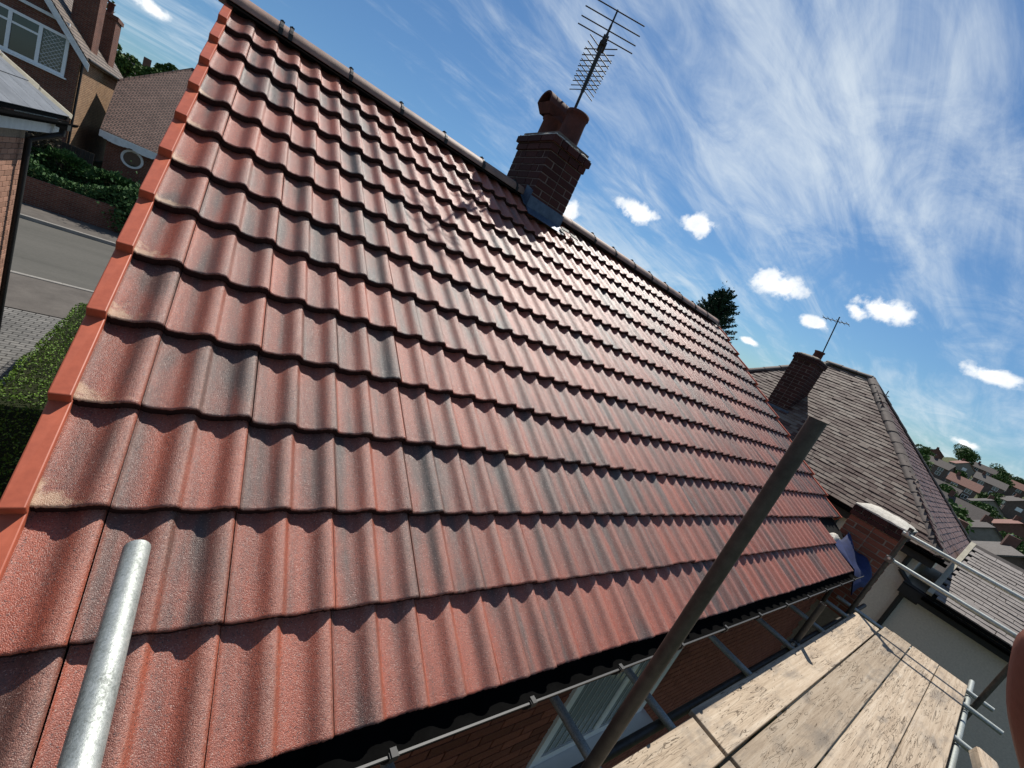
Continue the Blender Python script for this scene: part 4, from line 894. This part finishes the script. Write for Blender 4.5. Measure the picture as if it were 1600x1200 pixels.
for i in range(-6, 10):
    for s in (-1, 1):
        x = wx0 + 1.79 + i * .16; a = (x, wz0 + .12); b = (x + 1.36, wz1 - .12)
        pts = []
        for t in np.linspace(0, 1, 25):
            px, pz = a[0] + (b[0] - a[0]) * t, a[1] + (b[1] - a[1]) * t
            if s < 0: px = 2 * (wx0 + 2.155) - px
            if wx0 + 1.80 < px < wx1 - .12: pts.append((px, y0 + .044, pz))
        if len(pts) > 1: lt.tube(pts[0], pts[-1], .008, 4)
lt.build('leading', M['whitepaint'], gw)
for (ya, yb, zt, xa, xb) in ((27.0, 28.2, 3.9, -6.55, -5.75), (30.3, 31.6, 2.75, -6.5, -5.7)):
    ch = add_uv(MB().box((xa, ya, -.5), (xb, yb, zt)).build('chimney_stack', M['farbrick'], gh))
    add_uv(MB().box((xa - .07, ya - .07, zt), (xb + .07, yb + .07, zt + .18)).build('crown', M['farbrick'], ch)); MB().lathe(((xa + xb) / 2, (ya + yb) / 2, zt + .17), [(.16, 0), (.13, .1), (.13, .5), (.16, .52), (.16, .58), (.1, .58)], 12).build('chimney_pot', M['pot'], ch)
# low brown-roofed house with the round window
lb = thing('low_brick_house', 'low brick building with brown tiled roof and round white window', 'house', (-3, 28, GZ))
A_, E_, B_ = Vector((-4.80, 26.0, -2.42)), Vector((2.5, 26.0, -2.50)), Vector((-5.02, 29.0, 0.02))
n_ = (E_ - A_).cross(B_ - A_).normalized(); dD = Vector((-0.072, 0.99, 0.11))
D_ = Vector((-2.62, 32.25, 2.64)); D_.z = A_.z - (n_.x * (D_.x - A_.x) + n_.y * (D_.y - A_.y)) / n_.z
F_ = Vector((3.0, 32.3, 0)); F_.z = A_.z - (n_.x * (F_.x - A_.x) + n_.y * (F_.y - A_.y)) / n_.z
o = MB().slab([A_, E_, F_, D_, B_], .12).build('roof', M['farroof'], lb); add_uv(o)
add_uv(MB().slab([B_, D_, F_, Vector((3, 38, -2.4)), Vector((-5, 38, -2.4))], .1).build('roof', M['farroof'], lb))
add_uv(MB().box((-4.55, 26.35, GZ), (2.3, 33, -2.55)).build('wall', M['farbrick'], lb))
sb = MB()
for i in range(46):
    x = -4.8 + i * .155; dp_ = .26 + .09 * abs(math.sin(i * .45)); sb.box((x, 25.93, -2.5 - dp_), (x + .155, 25.97, -2.47))
sb.build('scalloped_fascia', M['whitepaint'], lb)
rw = MB(); n = 28; ring = []
for r_, y in ((.44, 26.30), (.34, 26.30), (.34, 26.37), (.44, 26.37)): ring.append([(-3.55 + math.cos(2 * math.pi * i / n) * r_, y, -3.25 + math.sin(2 * math.pi * i / n) * r_) for i in range(n)])
for a in range(4): rw.add(ring[a] + ring[(a + 1) % 4], [(i, (i + 1) % n, n + (i + 1) % n, n + i) for i in range(n)], True)
rwo = rw.build('round_window', M['whitepaint'], lb); MB().add([(p[0], 26.34, p[2]) for p in ring[1]], [tuple(range(n))]).build('pane', M['glass'], rwo)
# ------------------------------------------------------------------ small houses on the slopes
WALLC = [basic('far_wall_a', (0.12, 0.055, 0.04), (0.18, 0.09, 0.065), 2, 0.9, .1, .01), basic('far_wall_b', (0.20, 0.175, 0.145), (0.28, 0.25, 0.215), 2, 0.9, .1, .01), basic('far_wall_c', (0.10, 0.07, 0.055), (0.16, 0.115, 0.095), 2, 0.9, .1, .01)]
ROOFC = [basic('far_roof_a', (0.045, 0.036, 0.032), (0.085, 0.068, 0.06), 3, 0.8, .3, .03), basic('far_roof_b', (0.16, 0.07, 0.05), (0.24, 0.11, 0.08), 3, 0.8, .3, .03), basic('far_roof_c', (0.08, 0.068, 0.06), (0.14, 0.12, 0.105), 3, 0.8, .3, .03)]
def small_house(x, y, w, d, h, rot, wc, rc, label, zoff=0.0, ridge=2.6):
    z = terrain(x, y) + zoff; t = thing('distant_house', label, 'house', (x, y, z), 'houses on the far slopes'); c, s = math.cos(R(rot)), math.sin(R(rot))
    def q(a, b, e): return (x + a * c - b * s, y + a * s + b * c, z + e)
    m1 = MB(); P = [q(a, b, e) for e in (-2.0, h) for a, b in ((-w, -d), (w, -d), (w, d), (-w, d))] + [q(-w, 0, h + ridge - .1), q(w, 0, h + ridge - .1)]
    m1.add(P, [(0, 1, 5, 4), (1, 2, 6, 9, 5), (2, 3, 7, 6), (3, 0, 4, 8, 7)]); m1.build('wall', WALLC[wc], t)
    m2 = MB(); o_ = .35; k = ridge / d
    for sg in (-1, 1):
        pts = [q(-w - o_, sg * (d + o_), h - o_ * k + .12), q(w + o_, sg * (d + o_), h - o_ * k + .12), q(w + o_, 0, h + ridge + .05), q(-w - o_, 0, h + ridge + .05)]
        m2.slab(pts if sg < 0 else pts[::-1], .15)
    r_ = m2.build('roof', ROOFC[rc], t)
    m3 = MB(); px = w * .6
    P = [q(a, b, e) for e in (h + ridge * .5, h + ridge + 1.1) for a, b in ((px - .4, -.5), (px + .4, -.5), (px + .4, .5), (px - .4, .5))]; m3.hexa(P); chm = m3.build('chimney', WALLC[0], r_)
    for sg in (-1, 1):
        for a in (-w * .5, w * .45):
            for e in (h * .22, h * .66):
                f = MB(); b0, b1 = sg * (d + .05), sg * (d - .05)
                f.hexa([q(a - .8, min(b0, b1), e - .1), q(a + .8, min(b0, b1), e - .1), q(a + .8, max(b0, b1), e - .1), q(a - .8, max(b0, b1), e - .1), q(a - .8, min(b0, b1), e + 1.3), q(a + .8, min(b0, b1), e + 1.3), q(a + .8, max(b0, b1), e + 1.3), q(a - .8, max(b0, b1), e + 1.3)])
                wo = f.build('window', M['white'], t)
                for u0, u1 in ((-.7, -.05), (.05, .7)):
                    g_ = MB(); e0, e1 = sg * (d + .052), sg * (d + .07)
                    g_.hexa([q(a + u0, min(e0, e1), e), q(a + u1, min(e0, e1), e), q(a + u1, max(e0, e1), e), q(a + u0, max(e0, e1), e), q(a + u0, min(e0, e1), e + 1.2), q(a + u1, min(e0, e1), e + 1.2), q(a + u1, max(e0, e1), e + 1.2), q(a + u0, max(e0, e1), e + 1.2)]); g_.build('pane', M['glass'], wo)
    for sg in (-1, 1):
        f = MB(); a0, a1 = sg * (w - .05), sg * (w + .05); lo, hi = min(a0, a1), max(a0, a1)
        f.hexa([q(lo, -.8, h * .6), q(hi, -.8, h * .6), q(hi, .8, h * .6), q(lo, .8, h * .6), q(lo, -.8, h * .6 + 1.3), q(hi, -.8, h * .6 + 1.3), q(hi, .8, h * .6 + 1.3), q(lo, .8, h * .6 + 1.3)]); f.build('window', M['white'], t)
    return t
def tree(x, y, h, rad, label, seed, mat='tree', n=5000, size=.3, cat='tree', zoff=0.0, group='trees on the far slopes'):
    z = terrain(x, y) + zoff; t = thing('tree', label, cat, (x, y, z), group); r = np.random.default_rng(seed)
    tk = MB().tube((x, y, z - 1), (x, y, z + h * .6), rad * .10, 8, rad * .04); cs = []
    for i in range(9):
        a = r.uniform(0, 6.28); rr = r.uniform(.1, .62) * rad; c = np.array([x + math.cos(a) * rr, y + math.sin(a) * rr, z + h * r.uniform(.45, .82)]); cs.append((c, rad * r.uniform(.38, .6)))
        tk.tube((x, y, z + h * .35), tuple(c), rad * .04, 6, rad * .012)
    tk.build('trunk', M['bark'], t); P = []
    for c, q in cs:
        d = r.normal(size=(n // 9, 3)); d /= np.linalg.norm(d, axis=1)[:, None]; P.append(c + d * q * (r.uniform(.45, 1, (n // 9, 1)) ** .5) * (1, 1, .85))
    leaves('crown', np.vstack(P), size, M[mat], t, up=.6, seed=seed); return t
ORD = ['nearest', 'second', 'third', 'fourth', 'fifth', 'sixth', 'seventh', 'eighth', 'ninth', 'tenth', 'eleventh', 'twelfth', 'topmost']
WN = ['brick', 'cream', 'brown']; RN = ['dark', 'red', 'grey']
small_house(44, -5.2, 4.6, 3.6, 4.2, 92, 0, 0, 'dark-roofed brick house nearest beyond the neighbour hip, lowest on the slope')
ORDS = 'second third fourth fifth sixth seventh eighth ninth tenth eleventh twelfth thirteenth fourteenth fifteenth sixteenth seventeenth eighteenth nineteenth twentieth'.split()
hr = random.Random(21); hs = []
for i in range(19):
    x = 74 + i * 15.5 + hr.uniform(-3, 3); y = -4.2 + x * (0.055 + (((i * 0.61803) % 1.0) - .5) * .15)
    wc, rc = hr.choice((0, 1, 2, 2)), hr.choice((0, 0, 2, 1)); hs.append((x, y))
    small_house(x, y, hr.uniform(3.6, 4.8), 3.3, hr.uniform(4.2, 5.0), hr.choice((88, 95, 80, 10, 20)), wc, rc, f'distant {WN[wc]} house with {RN[rc]} roof, {ORDS[i]} nearest up the far slope')
for i, (x, y, rot, wc, rc, lab) in enumerate(((-13.2, 84, 10, 0, 0, 'distant brick house with dark roof just right of the tall chimneys'), (-9.7, 92, 80, 2, 2, 'distant brown house with grey roof in the middle of the far left skyline'), (-5.6, 97, 15, 2, 0, 'distant house with pointed dark gable beside the low brown roof'))):
    small_house(x, y, 3.2, 2.8, 3.6, rot, wc, rc, lab, ridge=2.4)
tree(112, 11.4, 15.5, 5.0, 'round-crowned dark tree standing highest above the neighbour hip', 22, n=5200, size=.30)
tree(104, 9.2, 10.0, 3.6, 'smaller round tree just below the highest one by the neighbour hip', 23, n=4200, size=.25)
TO = ('nearest second third fourth fifth sixth seventh eighth ninth tenth eleventh twelfth thirteenth fourteenth fifteenth sixteenth seventeenth eighteenth nineteenth twentieth '
      'twenty-first twenty-second twenty-third twenty-fourth twenty-fifth twenty-sixth twenty-seventh twenty-eighth').split()
for i in range(28):
    x = 62 + (i / 27) ** 1.1 * 380 + hr.uniform(-5, 5); y = -4.2 + x * (0.055 + (((i * 0.7548 + .3) % 1.0) - .5) * .17)
    if min(math.hypot(x - a, y - b) for a, b in hs) < 6: y += 7.5
    h_ = hr.uniform(5, 9) if x < 260 else hr.uniform(8, 12)
    tree(x, y, h_, h_ * hr.uniform(.42, .62), f'leafy tree among the houses on the far slope, {TO[i]} of them going uphill', 30 + i, n=2600, size=.05 * h_ * .5 + .1)
for i, (x, y, h_, r_, lab) in enumerate(((-12.6, 52, 11.5, 2.6, 'leafy tree behind the gabled roof left of its chimneys'), (-8.15, 48, 8.2, 1.3, 'sunlit bushy tree right of the brick chimneys'), (-8.1, 44, 4.6, 1.2, 'low bright green bush below the brick chimneys'), (-6.0, 57, 9.2, 1.2, 'dark pointed tree before the farthest left gable'), (-6.9, 56, 7.8, 1.3, 'dark tree in the middle of the left skyline'))):
    tree(x, y, h_, r_, lab, 60 + i, n=3600, size=.13, group='trees beyond the gabled house')
# conifer behind the ridge
cfx, cfy, cfz, cfh = 19.0, 7.0, GZ, 8.95
cf = thing('conifer_tree', 'dark conifer rising behind the far end of the new ridge', 'tree', (cfx, cfy, cfz))
tk = MB().tube((cfx, cfy, cfz), (cfx, cfy, cfz + cfh - .4), .16, 10, .02); tk.build('trunk', M['bark'], cf)
r = np.random.default_rng(5); P = []; sp = MB(); rr_ = random.Random(4)
for i in range(760):
    t = r.uniform(.0, 1) ** .8; zz = cfz + 1 + t * (cfh - 1.05); rad = (1 - t) ** .62 * 2.5 + .16; a = r.uniform(0, 6.283); ln = rad * r.uniform(.75, 1.12)
    tipz = zz + .30 * ln + r.uniform(-.05, .28)
    tip = np.array([cfx + math.cos(a) * ln, cfy + math.sin(a) * ln, tipz]); base = np.array([cfx, cfy, zz - .1])
    s = r.uniform(.3, 1.0, (70, 1)); P.append(base + (tip - base) * s + r.normal(0, .075, (70, 3)) * (1.15 - s))
    if i % 4 == 0: sp.tube(tuple(base), tuple(tip), .02, 5, .004)
for i in range(5):
    t0 = np.array([cfx + r.uniform(-.35, .35), cfy + r.uniform(-.35, .35), cfz + cfh - r.uniform(.0, .7)]); P.append(t0 + r.normal(0, 1, (60, 3)) * (.06, .06, .2))
sp.build('branches', M['bark'], cf)
leaves('crown', np.vstack(P), .055, M['conifer'], cf, up=1.2, aspect=.35, seed=9)

# ------------------------------------------------------------------ the photographer's hand at the right edge
hand = thing('hand', "photographer's fingertip reaching in at the right edge of the frame", 'hand', tuple(CAM + right * .16 + down * .14 + fwd * .05))
def hp(px, py, dep): return CAM + right * ((px - 800) / 647.34 * dep) + down * ((py - 600) / 647.34 * dep) + fwd * dep
V_, E_2, S_ = [], [], []
def node(p, rad, par=None):
    V_.append(tuple(p)); S_.append(rad)
    if par is not None: E_2.append((par, len(V_) - 1))
    return len(V_) - 1
wrist = node(hp(2500, 2050, .10), .026)
palm = node(hp(2180, 1780, .09), .028, wrist)
fore = node(hp(2500, 2050, .10) + right * .10 + down * .12 - fwd * .10, .032, wrist); node(hp(2500, 2050, .10) + right * .16 + down * .26 - fwd * .22, .042, fore)
k0 = node(hp(1860, 1560, .082), .0100, palm); k1 = node(hp(1725, 1320, .077), .0090, k0); k2 = node(hp(1670, 1130, .075), .0083, k1); k3 = node(hp(1682, 985, .075), .0070, k2)
for j, (ox, oy, ln) in enumerate(((.012, .016, 1.0), (.020, .036, .92), (.024, .056, .78))):
    b0 = V_[palm]; b0 = Vector(b0) + right * ox + down * oy
    a_ = node(b0 - right * .03 * ln, .0098, palm); b_ = node(b0 - right * .05 * ln + fwd * .004, .0088, a_); c_ = node(b0 - right * .058 * ln - fwd * .022, .0080, b_); node(b0 - right * .045 * ln - fwd * .036, .0068, c_)
th0 = node(Vector(V_[palm]) - fwd * .03 - right * .02, .0115, palm); th1 = node(Vector(V_[palm]) - fwd * .05 - right * .045, .0098, th0); node(Vector(V_[palm]) - fwd * .052 - right * .068, .0080, th1)
me = bpy.data.meshes.new('skin'); me.from_pydata(V_, E_2, []); me.materials.append(M['skin'])
ho = inst('skin', me, hand); sk = ho.modifiers.new('skin', 'SKIN'); sk.use_smooth_shade = True
for i, q in enumerate(S_):
    me.skin_vertices[0].data[i].radius = (q, q); me.skin_vertices[0].data[i].use_root = (i == palm)
ss = ho.modifiers.new('smooth', 'SUBSURF'); ss.levels = 2; ss.render_levels = 2
